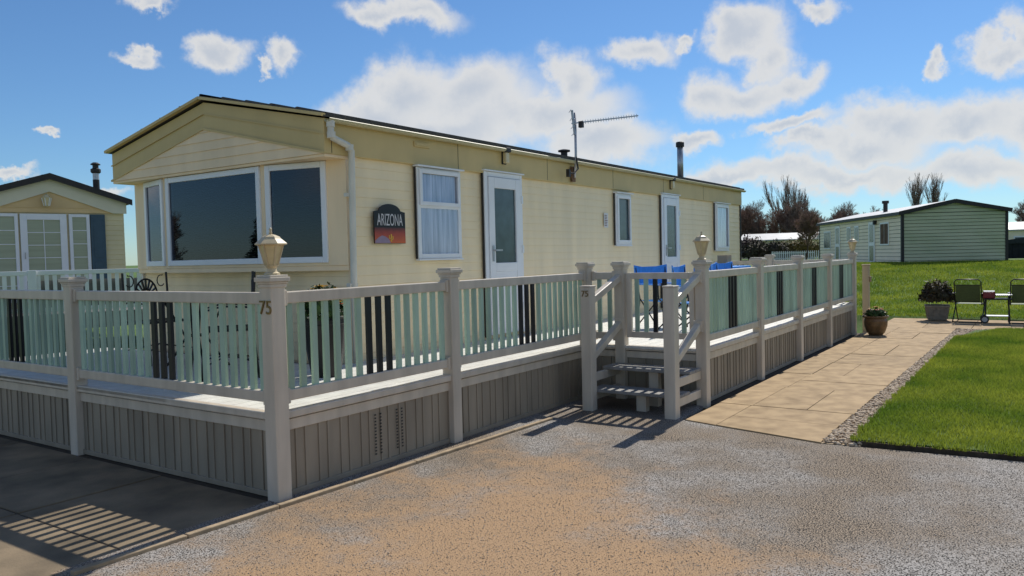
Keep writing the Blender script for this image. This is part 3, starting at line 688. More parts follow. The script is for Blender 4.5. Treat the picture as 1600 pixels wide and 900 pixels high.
rf = MB(); rf.bar(b0+bd*.03-up_*.17, b0+bd*.03+up_*.19, .035, .012)
for k in (-.16, -.06, .06, .18): rf.bar(b0+up_*k-sd_*.12, b0+up_*k+sd_*.12, .006, .006)
rf.build('reflector', STEEL, ta)
MB().cbox(tuple(b0+bd*.14-up_*.03), (.06,.06,.09)).build('junction_box', TRIMD, ta)
# sign
sg = thing('house_sign', 'black arch-topped name sign with white lettering over an orange desert sunset', 'sign', (2.72, CY0-.022, 2.015))
hw, hb, ht = .24, -.20, .135
arch = [(-hw, hb), (hw, hb), (hw, ht)] + [(.17*math.cos(a), ht+.0+.085*math.sin(a)) for a in np.linspace(.15, math.pi-.15, 14)] + [(-hw, ht)]
MB().prism(arch, 1, -.014, 0).build('board', mat('sign_black', (.008, .006, .008), .35, .2, 10), sg, bevel=.002)
def grad_mat():
    m = bpy.data.materials.new('sunset_print'); m.use_nodes = True; t = m.node_tree; n = t.nodes; l = t.links
    tc = n.new('ShaderNodeTexCoord'); sp = n.new('ShaderNodeSeparateXYZ'); l.new(tc.outputs['Object'], sp.inputs[0])
    nz_ = n.new('ShaderNodeTexNoise'); nz_.inputs['Scale'].default_value = 14; l.new(tc.outputs['Object'], nz_.inputs['Vector'])
    a = n.new('ShaderNodeMath'); a.operation = 'MULTIPLY_ADD'; a.inputs[1].default_value = .05; l.new(nz_.outputs['Fac'], a.inputs[0]); l.new(sp.outputs[2], a.inputs[2])
    mr = n.new('ShaderNodeMapRange'); mr.inputs[1].default_value = -.17; mr.inputs[2].default_value = .0; l.new(a.outputs[0], mr.inputs[0])
    rp = n.new('ShaderNodeValToRGB'); rp.color_ramp.elements[0].color = (.62, .13, .03, 1); rp.color_ramp.elements[1].color = (.03, .01, .012, 1)
    e = rp.color_ramp.elements.new(.55); e.color = (.40, .055, .03, 1)
    l.new(mr.outputs[0], rp.inputs[0]); l.new(rp.outputs[0], n['Principled BSDF'].inputs['Base Color']); n['Principled BSDF'].inputs['Roughness'].default_value = .4
    return m
MB().box(-hw+.004, hw-.004, -.0165, -.0142, hb+.004, -.03).build('sunset_print', grad_mat(), sg)
MB().prism([(-hw+.005, hb+.005), (0, hb+.005), (-.03, hb+.05), (-.08, hb+.075), (-.13, hb+.085), (-.18, hb+.065), (-hw+.005, hb+.03)], 1, -.0185, -.0167).build('mountain_print', mat('mauve_print', (.30, .22, .30), .4, .1, 20), sg)
cc = MB().bar((.01, -.0175, hb+.02), (.01, -.0175, hb+.10), .004, .016).bar((-.02, -.0175, hb+.055), (-.02, -.0175, hb+.09), .004, .010).bar((-.02, -.0175, hb+.055), (.01, -.0175, hb+.055), .004, .010).bar((.035, -.0175, hb+.045), (.035, -.0175, hb+.08), .004, .010).bar((.01, -.0175, hb+.045), (.035, -.0175, hb+.045), .004, .010)
cc.build('cactus_print', mat('yellow_print', (.75, .45, .06), .4, .1, 20), sg)
tm = text_mesh('ARIZONA', .155, .0008, mat('white_lettering', (.62, .60, .60), .5, .1, 30), 'lettering')
o = link('lettering', tm, sg); o.location = (0, -.0158, .045); o.rotation_euler = (R(90), 0, 0); o.scale = (.57, 1.15, 1)
# notice sticker by the small window
nt_ = tag(MB().box(7.68, 7.82, CY0-.006, CY0-.002, 2.07, 2.30).build('notice_sticker', STICK), 'small white notice sticker on the cladding beside the frosted window', 'notice')
nq = MB()
for k in range(7): nq.box(7.70, 7.70+random.uniform(.05, .10), CY0-.008, CY0-.0062, 2.095+k*.027, 2.107+k*.027)
nq.build('print_lines', mat('print_dark', (.20, .10, .10), .6, .3, 40), nt_)
nt_.location.y = -.0

# ------------------------------------------------------------------ deck furniture
def iron_chair(loc, rz, label):
    t = thing('iron_chair', label, 'chair', loc, rz, 'black iron patio chairs')
    w2, zs, zt = .25, .44, .99      # faces local -y, back at y=+.2
    for s in (-1, 1):
        MB().tube([(s*w2, .24, 0), (s*w2, .20, zs), (s*w2, .23, zt-.03)], .012, 6).build('back_leg', IRON, t)
        MB().tube([(s*w2, -.24, 0), (s*w2, -.21, zs)], .012, 6).build('front_leg', IRON, t)
        MB().tube([(s*w2, .21, .64), (s*.26, -.05, .66), (s*.25, -.2, .62), (s*w2, -.21, zs)], .010, 6).build('arm', IRON, t)
        MB().tube([(s*.20, .222, zt-.05)]+[(s*(.18+.045*math.cos(a)), .222, .87+.06*math.sin(a)) for a in np.linspace(1.2, 5.6, 10)], .006, 5).build('scroll', IRON, t)
    MB().tube([(-w2, .23, zt-.04)]+[(w2*math.cos(a), .23, zt-.04+.075*math.sin(a)) for a in np.linspace(math.pi, 0, 12)], .011, 6).build('top_rail', IRON, t)
    MB().bar((-w2, .212, .70), (w2, .212, .70), .014, .02).build('back_rail', IRON, t)
    ms = MB()
    ms.tube([(.13*math.cos(a), .217, .70+.19*math.sin(a)) for a in np.linspace(0, math.pi, 14)], .010, 6)
    for k in range(9):
        a = math.pi*(k+.5)/9; ms.bar((.05*math.cos(a), .217, .70+.07*math.sin(a)), (.13*math.cos(a), .217, .70+.185*math.sin(a)), .012, .022, up=(0, 1, 0))
    ms.tube([(.055*math.cos(a), .217, .70+.08*math.sin(a)) for a in np.linspace(0, math.pi, 10)], .012, 6); ms.build('sunburst', IRON, t)
    s_ = MB().tube([(-w2, -.21, zs), (w2, -.21, zs), (w2, .20, zs), (-w2, .20, zs), (-w2, -.21, zs)], .011, 6)
    for k in range(9): s_.bar((-w2+.05*k+.03, -.21, zs), (-w2+.05*k+.03, .20, zs), .022, .006)
    s_.build('seat', IRON, t)
    MB().tube([(-w2, -.2, .14), (0, 0, .20), (w2, .22, .14)], .007, 5).tube([(w2, -.2, .14), (0, 0, .20), (-w2, .22, .14)], .007, 5).build('stretcher', IRON, t); return t
iron_chair((1.32, 3.50, ZD), 0, 'black iron chair with a sunburst back set against the bay window')
iron_chair((1.02, 1.88, ZD), R(234), 'black iron chair seen edge on near the lantern corner post')
tb = thing('iron_table', 'low black iron patio table between the two iron chairs', 'table', (1.28, 2.78, ZD))
MB().lathe([(.36, .69), (.36, .705)], n=28).build('tabletop', IRON, tb)
MB().lathe([(.365, .675), (.365, .695)], n=28).build('table_rim', IRON, tb)
for k in range(4):
    a = math.pi/4+k*math.pi/2; ca, sa = math.cos(a), math.sin(a)
    MB().tube([(.30*ca, .30*sa, .68), (.16*ca, .16*sa, .42), (.10*ca, .10*sa, .30), (.20*ca, .20*sa, .14), (.31*ca, .31*sa, 0)], .012, 6).build('leg', IRON, tb)
MB().tube([(.11*math.cos(a), .11*math.sin(a), .32) for a in np.linspace(0, 2*math.pi, 16)], .008, 5).build('leg_ring', IRON, tb)
def camp_chair(loc, rz, label):
    t = thing('camping_chair', label, 'chair', loc, rz, 'blue folding chairs on the deck')
    P8 = [(-.30,.21,.875),(-.13,.245,.85),(.13,.245,.85),(.30,.21,.875),(.295,.20,.62),(.12,.235,.59),(-.12,.235,.59),(-.295,.20,.62)]
    MB().add(P8+[(x_, y_+.012, z_) for x_, y_, z_ in P8], [(0,1,6,7),(1,2,5,6),(2,3,4,5),(15,14,9,8),(14,13,10,9),(13,12,11,10),(0,8,9,1),(1,9,10,2),(2,10,11,3),(3,11,12,4),(4,12,13,5),(5,13,14,6),(6,14,15,7),(7,15,8,0)]).build('backrest', BLUEF, t)
    MB().add([(-.26,-.24,.42),(.26,-.24,.42),(.25,.18,.38),(-.25,.18,.38),(0,-.03,.35)], [(0,1,4),(1,2,4),(2,3,4),(3,0,4)]).build('seat', BLUEF, t)
    for s in (-1, 1):
        MB().tube([(s*.27, .22, .84), (s*.25, .16, .40), (s*.24, .24, .0)], .010, 6).build('back_leg', IRON, t)
        MB().tube([(s*.26, -.24, .0), (s*.25, .15, .40)], .010, 6).build('brace', IRON, t)
        MB().tube([(s*.24, .24, .02), (s*.26, -.24, .42), (s*.27, -.24, .60)], .010, 6).build('front_leg', IRON, t)
        MB().box(s*.27-.03, s*.27+.03, -.27, .20, .60, .615).build('armrest', BLUEF, t)
    MB().tube([(-.26,-.24,.02), (.26,-.24,.42)], .009, 6).tube([(.26,-.24,.02), (-.26,-.24,.42)], .009, 6).build('cross_brace', IRON, t); return t
camp_chair((6.75, .10, ZD), R(-25), 'blue folding camping chair on the deck behind the gate, left of a similar one')
camp_chair((6.35, -.55, ZD), R(6), 'blue folding camping chair on the deck just behind the gate')
camp_chair((7.95, -.45, ZD), R(10), 'blue folding camping chair right of the lantern post, nearer of a pair')
camp_chair((8.65, -.35, ZD), R(-6), 'blue folding camping chair right of the lantern post, farther of a pair')
bt = thing('folding_table', 'small blue-topped folding table on the deck behind the pair of blue chairs', 'table', (10.3, .45, ZD))
MB().box(-.55, .55, -.32, .32, .74, .77).build('tabletop', BLUEF, bt, bevel=.005)
MB().box(-.55, .55, -.335, -.322, .60, .765).box(-.55, .55, .322, .335, .60, .765).build('cloth_skirt', BLUEF, bt)
for s in (-1, 1):
    for q in (-1, 1): MB().tube([(s*.48, q*.28, .74), (s*.44, q*.26, 0)], .013, 6).build('leg', IRON, bt)
cb = tag(MB().box(-.11, .11, -.09, .09, 0, .20).box(-.105, .105, -.002, .002, .20, .202).build('cardboard_box', CARD, bevel=.004), 'small brown cardboard box on the blue folding table', 'box'); cb.location = (10.25, .40, ZD+.771)

# ------------------------------------------------------------------ plants in pots
def leaf_cloud(n, c, rad, size, seed, shape=1.0, up=.3):
    q = np.random.default_rng(seed); d = q.normal(size=(n, 3)); d /= np.linalg.norm(d, axis=1)[:, None]; d[:, 2] = np.abs(d[:, 2])*1.0-.25*q.random(n)
    rr_ = q.uniform(.45, 1.0, n)**.6*(1+.22*np.sin(d[:, 0]*7+seed)*np.cos(d[:, 1]*6)); P = np.array(c)+d*rr_[:, None]*np.array(rad)
    a = q.normal(size=(n, 3)); a /= np.linalg.norm(a, axis=1)[:, None]; b_ = np.cross(a, d+.01); b_ /= np.linalg.norm(b_, axis=1)[:, None]+1e-6
    s = size*q.uniform(.6, 1.4, n)[:, None]
    vs = np.stack([P-a*s, P+b_*s*.45, P+a*s, P-b_*s*.45], 1).reshape(-1, 3); fs = np.arange(n)[:, None]*4+np.array([[0, 1, 2, 3]]); return vs, fs
def leaves(name, ma, parent, *a, **k): return link(name, npmesh(name, *leaf_cloud(*a, **k), ma), parent)
def flowers(name, ma, parent, n, c, rad, size, seed):
    q = np.random.default_rng(seed); mb = MB()
    for i in range(n):
        a = q.uniform(0, 6.28); e = q.uniform(.3, 1.5); p = Vector((c[0]+rad[0]*math.cos(a)*math.cos(e), c[1]+rad[1]*math.sin(a)*math.cos(e), c[2]+rad[2]*math.sin(e)))
        s = size*q.uniform(.7, 1.3)
        for k in range(5):
            b0_ = 2*math.pi*k/5; mb.add([p, p+Vector((s*math.cos(b0_-.5), s*math.sin(b0_-.5), s*.4)), p+Vector((1.3*s*math.cos(b0_), 1.3*s*math.sin(b0_), s*.5)), p+Vector((s*math.cos(b0_+.5), s*math.sin(b0_+.5), s*.4))], [(0,1,2,3)])
    return mb.build(name, ma, parent)
def potted(name, label, loc, prof, pm_, lc, fl_, n=14):
    t = thing(name, label, 'plant pot', loc); MB().lathe(prof, n=n).build('pot', pm_, t, smooth=False)
    MB().lathe([(prof[-1][0]*.9, prof[-1][1]-.04), (prof[-1][0]*.88, prof[-1][1]-.03)], n=14).build('soil', JOINT, t); lc(t); fl_(t); return t
potted('flower_pot', 'tall black pot of yellow and red flowers on deck by the bay window', (1.42, 1.05, ZD), [(.13,0),(.17,.25),(.19,.47),(.205,.48),(.205,.52),(.18,.52)], DARKPOT,
   lambda t: leaves('foliage', LEAF, t, 900, (0,0,.58), (.20,.20,.26), .035, 5), lambda t: (flowers('yellow_flower', FLY, t, 22, (0,0,.60), (.19,.19,.22), .022, 3), flowers('red_flower', FLR, t, 10, (0,0,.56), (.2,.2,.18), .02, 4)), 20)
potted('flower_pot', 'round brown glazed pot of orange flowers where the deck ends on the path', (12.42, -1.72, .014), [(.11,0),(.16,.06),(.20,.18),(.205,.27),(.19,.32),(.225,.335),(.225,.365),(.195,.365)], TERRA,
   lambda t: leaves('foliage', LEAF, t, 700, (0,0,.38), (.19,.19,.13), .03, 8), lambda t: (flowers('orange_flower', FLR, t, 14, (0,0,.40), (.17,.17,.12), .024, 6), flowers('yellow_flower', FLY, t, 10, (0,0,.40), (.15,.15,.13), .02, 7)), 24)
tubp = thing('planter_tub', 'fluted square stone tub holding a round dark shrub by folding chairs', 'planter', (16.1, -2.36, .014), R(8))
MB().lathe([(.24,0),(.26,.03),(.31,.28),(.345,.30),(.345,.34),(.29,.34)], n=4, rot=math.pi/4).build('tub', STONE, tubp, bevel=.01)
for s in range(4):
    for k in (-.13, -.045, .045, .13):
        o = MB().bar((k, -.185, .04), (k*1.2, -.222, .27), .03, .03, up=(0, 1, 0)).build('flute', STONE, tubp); o.rotation_euler.z = s*math.pi/2
leaves('foliage', DLEAF, tubp, 2600, (0,0,.48), (.36,.36,.40), .04, 12); leaves('new_shoots', YLEAF, tubp, 200, (0,0,.70), (.25,.25,.25), .035, 13)
gp = tag(MB().box(13.14, 13.26, -1.48, -1.36, -.02, 1.30).box(13.125, 13.275, -1.495, -1.345, 1.30, 1.325).build('timber_post', mat('pale_timber', (.50, .40, .27), .8, .15, 5, .2, 40, stretch=(1, 1, .2)), bevel=.006), 'plain pale timber post standing just beyond the balustrade end', 'post')
MB().box(13.16, 13.235, -1.515, -1.483, .98, 1.09).build('tap_box', mat('tan_box', (.34, .25, .15), .7, .1, 9), gp, bevel=.006)

# ------------------------------------------------------------------ folding chairs and barbecue
def fold_chair(loc, rz, label):
    t = thing('folding_chair', label, 'chair', loc, rz, 'folding sling chairs by the lawn')     # faces +x local away; back towards the viewer at -x
    w2 = .25
    MB().tube([(-.10,-w2,.38), (-.22,-w2,.86), (-.225,-w2+.05,.91), (-.225,w2-.05,.91), (-.22,w2,.86), (-.10,w2,.38)], .012, 8).build('back_frame', IRON, t, True)
    MB().tube([(-.12,-w2,.43), (-.12,w2,.43)], .010, 6).tube([(-.20,-w2,.79), (-.20,w2,.79)], .010, 6).build('back_bar', IRON, t)
    MB().add([(-.205,-w2+.02,.785),(-.205,w2-.02,.785),(-.125,w2-.02,.44),(-.125,-w2+.02,.44),(-.201,-w2+.02,.785),(-.201,w2-.02,.785),(-.121,w2-.02,.44),(-.121,-w2+.02,.44)], [(0,1,2,3),(7,6,5,4),(0,4,5,1),(1,5,6,2),(2,6,7,3),(3,7,4,0)]).build('sling_back', SLING, t)
    MB().box(-.12, .30, -w2+.02, w2-.02, .385, .390).build('sling_seat', SLING, t)
    for s in (-1, 1):
        MB().tube([(-.15, s*w2, .38), (.32, s*w2, .385)], .011, 6).build('seat_rail', IRON, t)
        MB().tube([(.22, s*(w2+.02), .60), (.05, s*(w2+.02), .33), (-.28, s*(w2+.02), .0)], .012, 6).build('rear_leg', IRON, t)
        MB().tube([(-.18, s*(w2+.02), .62), (.06, s*(w2+.02), .32), (.30, s*(w2+.02), .0)], .012, 6).build('front_leg', IRON, t)
        MB().box(-.22, .24, s*(w2+.02)-.022, s*(w2+.02)+.022, .60, .622).build('armrest', IRON, t, bevel=.004)
    MB().tube([(-.28,-w2-.02,.012), (-.28,w2+.02,.012)], .011, 6).tube([(.30,-w2-.02,.012), (.30,w2+.02,.012)], .011, 6).build('foot_bar', IRON, t); return t
fold_chair((15.95, -2.99, .014), R(-6), 'green sling folding chair with dark frame between stone tub and barbecue')
fold_chair((15.95, -3.98, .014), R(4), 'green sling folding chair with dark frame on the far side of barbecue')
bq = thing('barbecue_trolley', 'small red and black trolley barbecue on wheels between two folding chairs', 'barbecue', (15.75, -3.47, .014), R(4))
MB().box(-.16, .16, .0, .22, .52, .66).build('fire_bowl', RED, bq, bevel=.02)
MB().box(-.14, .14, .01, .21, .66, .668).build('grill', STEEL, bq)
MB().box(-.17, .17, -.30, -.005, .575, .60).build('side_shelf', STEEL, bq, bevel=.004)
MB().box(-.17, .17, -.30, .20, .49, .515).build('frame', IRON, bq)
for sx in (-1, 1):
    for y in (.18, -.26): MB().tube([(sx*.14, y*.9, .5), (sx*.15, y, .05)], .012, 6).build('leg', IRON, bq)
MB().box(-.15, .15, -.26, .18, .14, .155).build('lower_shelf', STEEL, bq)
for sx in (-1, 1):
    for y in (.19,):
        w_ = MB().tube([(sx*.17-.012, y, .08), (sx*.17+.012, y, .08)], .08, 18).build('wheel', IRON, bq); w_.name = 'wheel'
        MB().tube([(sx*.17-.015, y, .08), (sx*.17+.015, y, .08)], .052, 14).build('hub', mat('pale_plastic', (.45, .45, .45), .5, .1, 9), w_)

# ------------------------------------------------------------------ neighbour caravan on the left
nx, ny_ = 5.76, 15.03; nrz = math.atan2(-.28, .96)      # local x runs along its front, -y faces us
nb = thing('static_caravan', 'cream static caravan with black roof edge, glazed doors and blue shutters', 'caravan', (nx, ny_, 0), nrz)
def np_(mb, name, ma, par=nb, bevel=0.): return mb.build(name, ma, par, False, bevel)
HW = 1.60; NE, NR = 3.20, 3.72
np_(MB().box(-HW, HW, 0.03, 9.0, .5, 3.0).prism([(-HW, 2.99), (HW, 2.99), (HW, NE-.02), (0, NR-.05), (-HW, NE-.02)], 1, .031, 9.0), 'body', NCREAM)
z = .6
PMN = MB().prism([(0, 0), (-.013, .004), (-.005, .07), (0, .119)], 0, -HW, HW).mesh('cladding_plank', NCREAM)
while z < 2.95: o = link('cladding_plank', PMN, nb); o.location = (0, .03, z); z += .12
np_(MB().prism([(-HW-.05, 2.93), (-HW+.25, 2.93), (0, NR-.30), (HW-.25, 2.93), (HW+.05, 2.93), (HW+.05, NE), (0, NR), (-HW-.05, NE)], 1, -.06, .0), 'gable_fascia', mat('gable_pale', (.70, .66, .50), .55, .05, 2))
np_(MB().prism([(-HW+.25, 2.93), (HW-.25, 2.93), (0, NR-.30)], 1, -.015, .0), 'gable_infill', NPEACH)
np_(MB().box(-HW+.2, HW-.2, -.03, -.016, 3.045, 3.065), 'gable_rail', NPEACH)
for s in (-1, 1):
    rf_ = np_(MB().prism([(0, NR), (s*(HW+.14), NE-.04), (s*(HW+.14), NE+.06), (0, NR+.11)], 1, -.16, 9.1), 'roof', ROOFT)
    for k in range(7):
        t0 = (k+.5)/7; MB().box(s*(HW+.14)*t0-.02, s*(HW+.14)*t0+.02, -.1, 9.05, NR+.11+(NE+.06-NR-.11)*t0, NR+.13+(NE+.06-NR-.11)*t0).build('tile_course', ROOFT, rf_)
    np_(MB().prism([(0, NR-.02), (s*(HW+.16), NE-.07), (s*(HW+.16), NE+.07), (0, NR+.125)], 1, -.20, -.161), 'barge_board', TRIMD)
def glazed(x0, x1, z0, z1, fw, cols, rows, nm):
    o = np_(MB().box(x0, x0+fw, -.05, .02, z0, z1).box(x1-fw, x1, -.05, .02, z0, z1).box(x0+fw, x1-fw, -.05, .02, z1-fw, z1).box(x0+fw, x1-fw, -.05, .02, z0, z0+fw), nm, WHITE, bevel=.006)
    MB().box(x0+fw, x1-fw, -.02, -.012, z0+fw, z1-fw).build('pane', GBLIND, o)
    for c_ in range(1, cols): xx = x0+fw+(x1-x0-2*fw)*c_/cols; MB().box(xx-.008, xx+.008, -.032, -.0205, z0+fw, z1-fw).build('glazing_bar', WHITE, o)
    for c_ in range(1, rows): zz = z0+fw+(z1-z0-2*fw)*c_/rows; MB().box(x0+fw, x1-fw, -.031, -.021, zz-.008, zz+.008).build('glazing_bar', WHITE, o)
    return o
glazed(-1.18, -.66, .85, 2.90, .07, 1, 6, 'side_light'); 
d_ = glazed(-.62, .33, .85, 2.90, .14, 2, 6, 'glazed_door'); MB().bar((-.55, -.09, 1.85), (-.55, -.09, 2.0), .02, .02).build('handle', STEEL, d_)
glazed(.38, .82, .85, 2.90, .07, 1, 6, 'side_light')
for x0, x1 in ((.84, 1.16), (-1.54, -1.22)):
    o = np_(MB().box(x0, x1, -.045, .01, .85, 2.90), 'shutter', SHUT, bevel=.005)
    for z0, z1 in ((.95, 1.75), (1.85, 2.80)): MB().box(x0+.06, x1-.06, -.055, -.0455, z0, z1).build('shutter_panel', SHUT, o, bevel=.004)
wl = np_(MB().bar((-.08, -.02, 3.30), (-.08, -.14, 3.33), .03, .03), 'porch_lantern', WHITE)
MB().lathe([(.03,-.24),(.06,-.22),(.095,-.05),(.10,-.03),(.05,.03),(.01,.06)], (-.08, -.14, 3.30), 6).build('lantern_body', LGLASS, wl)
for k in range(6):
    a = 2*math.pi*k/6; MB().bar((-.08+.06*math.cos(a), -.14+.06*math.sin(a), 3.08), (-.08+.10*math.cos(a), -.14+.10*math.sin(a), 3.26), .014, .014).build('lantern_bar', WHITE, wl)
fu = np_(MB().lathe([(.075, 0), (.075, .75)], (1.17, .75, 3.25), 12), 'flue', STEEL)
MB().lathe([(.078,0),(.078,.32)], (1.17, .75, 3.50), 12).build('flue_band', TRIMD, fu); MB().lathe([(.09,0),(.12,.03),(.12,.10),(.07,.13),(.07,.2),(.115,.21),(.115,.23),(.06,.27)], (1.17, .75, 3.98), 12).build('cowl', TRIMD, fu)
# its balustrade
nf = thing('balustrade', 'white picket balustrade in front of the glazed doors with blue shutters', 'balustrade', (nx-1.0, ny_-3.4, 0), nrz)
MB().box(-4, 2.02, -.03, .03, 1.50, 1.585).build('top_rail', WHITE, nf, bevel=.006); MB().box(-4, 2.0, -.03, .03, .78, .86).build('bottom_rail', WHITE, nf, bevel=.006)
PK = MB().box(-.035, .035, -.012, .012, .8, 1.51).mesh('slat', WHITE)
for i in range(42): o = link('slat', PK, nf); o.location = (-3.9+i*.14, 0, 0)
for xx in (-4.0, -1.0, 2.02): MB().box(xx, xx+.14, -.07, .07, -.05, 1.60).build('post', GREYD if xx > 2 else WHITE, nf, bevel=.006)
MB().box(-4, 2.0, .1, 3.2, .4, .72).build('deck_floor', GREYD, nf)
MB().box(-1.0, 2.0, .02, .06, .86, 1.39).build('low_panel', GREYD, nf)

# ------------------------------------------------------------------ background caravan on the bank
def siding(w0, w1, z0, z1, pitch, dep=.02):
    """lapped siding in the local XZ plane facing -y"""
    q = MB(); z = z0; gp_ = .016
    while z < z1-.03:
        zz = min(z+pitch, z1)-gp_; q.add([(w0, -dep, z), (w1, -dep, z), (w1, -.012, zz), (w0, -.012, zz), (w0, 0, z), (w1, 0, z), (w1, 0, zz), (w0, 0, zz)], [(0,1,2,3),(4,5,1,0),(3,2,6,7)]); z += pitch
    return q
ang = math.atan2(.46, .89)
bgc = thing('static_caravan', 'pale lap-sided caravan with a plain greenish gable end on grassy bank', 'caravan', (30.0, .22, .98), ang)
# local: x along length away, y across (+y left). gable face at x=0 from y=0 to y=-3.75 ; long side faces +y at y=0
GL, GW = 11.7, 3.75; BE, BR = 1.98, 2.36
o = MB().box(.004, GL, -GW+.02, -.004, -.1, BE).build('body', TRIMD, bgc)  # near-black body colour paints shadow lines into the gaps between siding boards
q = siding(-GL, 0, .0, BE, .15, .03); o = q.build('side_siding', BWHITE, bgc); o.rotation_euler.z = math.pi; 
q = siding(0, GW, .0, BE-.02, .13, .03); o = q.build('gable_siding', BGREEN, bgc); o.rotation_euler.z = -math.pi/2
zz = BE-.02
while zz < BR-.02:
    z1 = min(zz+.13, BR-.02)-.014; y0 = GW/2*(zz-BE+.02)/(BR-BE+.02); y1 = GW/2*(z1-BE+.02)/(BR-BE+.02)
    MB().add([(-.03, -y0, zz), (-.03, -GW+y0, zz), (-.012, -GW+y1, z1), (-.012, -y1, z1), (.02, -y0, zz), (.02, -GW+y0, zz)], [(0,1,2,3),(4,5,1,0)]).build('gable_board', BGREEN, bgc); zz += .13
for s, ye in ((1, .14), (-1, -GW-.14)):
    MB().add([(-.12, -GW/2, BR), (GL+.1, -GW/2, BR), (GL+.1, ye, BE-.03), (-.12, ye, BE-.03), (-.12, -GW/2, BR+.07), (GL+.1, -GW/2, BR+.07), (GL+.1, ye, BE+.04), (-.12, ye, BE+.04)], [(3,2,1,0),(4,5,6,7),(0,1,5,4),(1,2,6,5),(2,3,7,6),(3,0,4,7)]).build('roof', ROOFW, bgc)
    MB().bar((-.14, -GW/2, BR+.01), (-.14, ye, BE-.02), .04, .15, up=(0,0,1)).build('barge_board', TRIMD, bgc)
MB().box(-.12, GL+.1, .13, .16, BE-.09, BE+.03).build('fascia', TRIMD, bgc)
for y in (.0, -GW): MB().box(-.045, .05, y-.05, y+.05, -.1, BE).build('corner_trim', TRIMD, bgc)
MB().box(GL-.05, GL+.04, -.02, .04, -.1, BE).build('corner_trim', TRIMD, bgc)
def bwin(x0, x1, z0, z1, panes, dm=FROST):
    o = MB().box(x0, x1, .022, .05, z0, z1).build('window', WHITE, bgc)
    w_ = (x1-x0-.08)/panes
    for k in range(panes): MB().box(x0+.04+k*w_+.02, x0+.04+(k+1)*w_-.02, .051, .056, z0+.06, z1-.06).build('pane', DARKIN if dm is None else dm, o)
bwin(1.35, 2.35, .75, 1.68, 2, mat('brown_curtain', (.13, .075, .045), .8, .3, 4)); bwin(5.15, 5.75, .95, 1.66, 1); bwin(6.3, 6.9, .95, 1.66, 1); bwin(9.6, 10.8, .65, 1.55, 2)
for x0 in (3.0, 8.0):
    o = MB().box(x0, x0+.75, .022, .06, .0, 1.75).build('door', WHITE, bgc)
    MB().box(x0+.12, x0+.63, .061, .066, .9, 1.65).build('pane', FROST, o); MB().box(x0+.12, x0+.63, .061, .066, .1, .75).build('pane', FROST, o)
MB().cbox((2.85, .09, 1.72), (.10, .14, .18)).build('wall_lamp', TRIMD, bgc)
fu = MB().lathe([(.09, 0), (.09, .55)], (4.2, -.8, 2.05), 10).build('flue', TRIMD, bgc); MB().lathe([(.14, 0), (.14, .12)], (4.2, -.8, 2.57), 10).build('flue_cap', TRIMD, fu)
# ------------------------------------------------------------------ far things
def far_caravan(loc, rz, ln, h, label, wallm, roofm):
    t = thing('static_caravan', label, 'caravan', loc, rz)
    MB().box(0, ln, 0, 3.4, -.2, h).build('wall', wallm, t)
    MB().prism([(-.15, h-.02), (3.55, h-.02), (3.55, h+.06), (1.7, h+.55), (-.15, h+.06)], 0, -.15, ln+.15).build('roof', roofm, t)
    k = 0; x = .8
    while x < ln-1.2:
        o = MB().box(x, x+.95, -.04, -.002, .75, h-.35).build('window', WHITE, t); MB().box(x+.08, x+.87, -.046, -.041, .83, h-.43).build('pane', FROST, o); x += 2.1
    return t
fc = far_caravan((55, 14.6, 1.0), R(-84), 5.2, 1.35, 'distant cream caravan with a pale roof behind dark hedge and pickets', NCREAM, ROOFW)
far_caravan((54, -1.9, .75), R(-86), 3.0, 1.75, 'distant white caravan beyond dark shed roof, the nearer of two', BWHITE, ROOFW)
far_caravan((60, -3.4, .9), R(-86), 8, 1.7, 'distant white caravan with reddish trim beyond the dark shed', BWHITE, mat('reddish_roof', (.40, .33, .31), .6, .2, 2))
sh = thing('garden_shed', 'dark felt-roofed shed standing on bank beside the greenish gable', 'shed', (38.5, -2.35, .9), R(-86))
MB().box(0, 4, 0, 2.2, -.2, .82).build('wall', mat('shed_boards', (.022, .025, .026), .8, .25, 8, .2, 30), sh)
MB().prism([(-.15, .78), (4.15, .78), (4.15, .86), (3.0, 1.02), (1.9, 1.10), (.9, 1.0), (-.15, .84)], 1, -.1, 2.3).build('roof', mat('shed_felt', (.035, .04, .042), .8, .2, 8), sh)
for k in range(16): MB().box(.02+k*.25, .25+k*.25-.012, -.022, -.002, -.15, .80).build('board', MATS['shed_boards'], sh)
pf = thing('picket_fence', 'white picket fence in front of the distant cream caravan and hedge', 'fence', (45, 9.45, 1.0), R(-84))
for i in range(36): MB().prism([(i*.11, -.1), (i*.11+.055, -.1), (i*.11+.055, .52), (i*.11+.027, .57), (i*.11, .52)], 1, -.012, .012).build('picket', WHITE, pf)
for z in (.08, .42): MB().box(-.02, 2.42, .0125, .04, z, z+.05).build('rail', WHITE, pf)
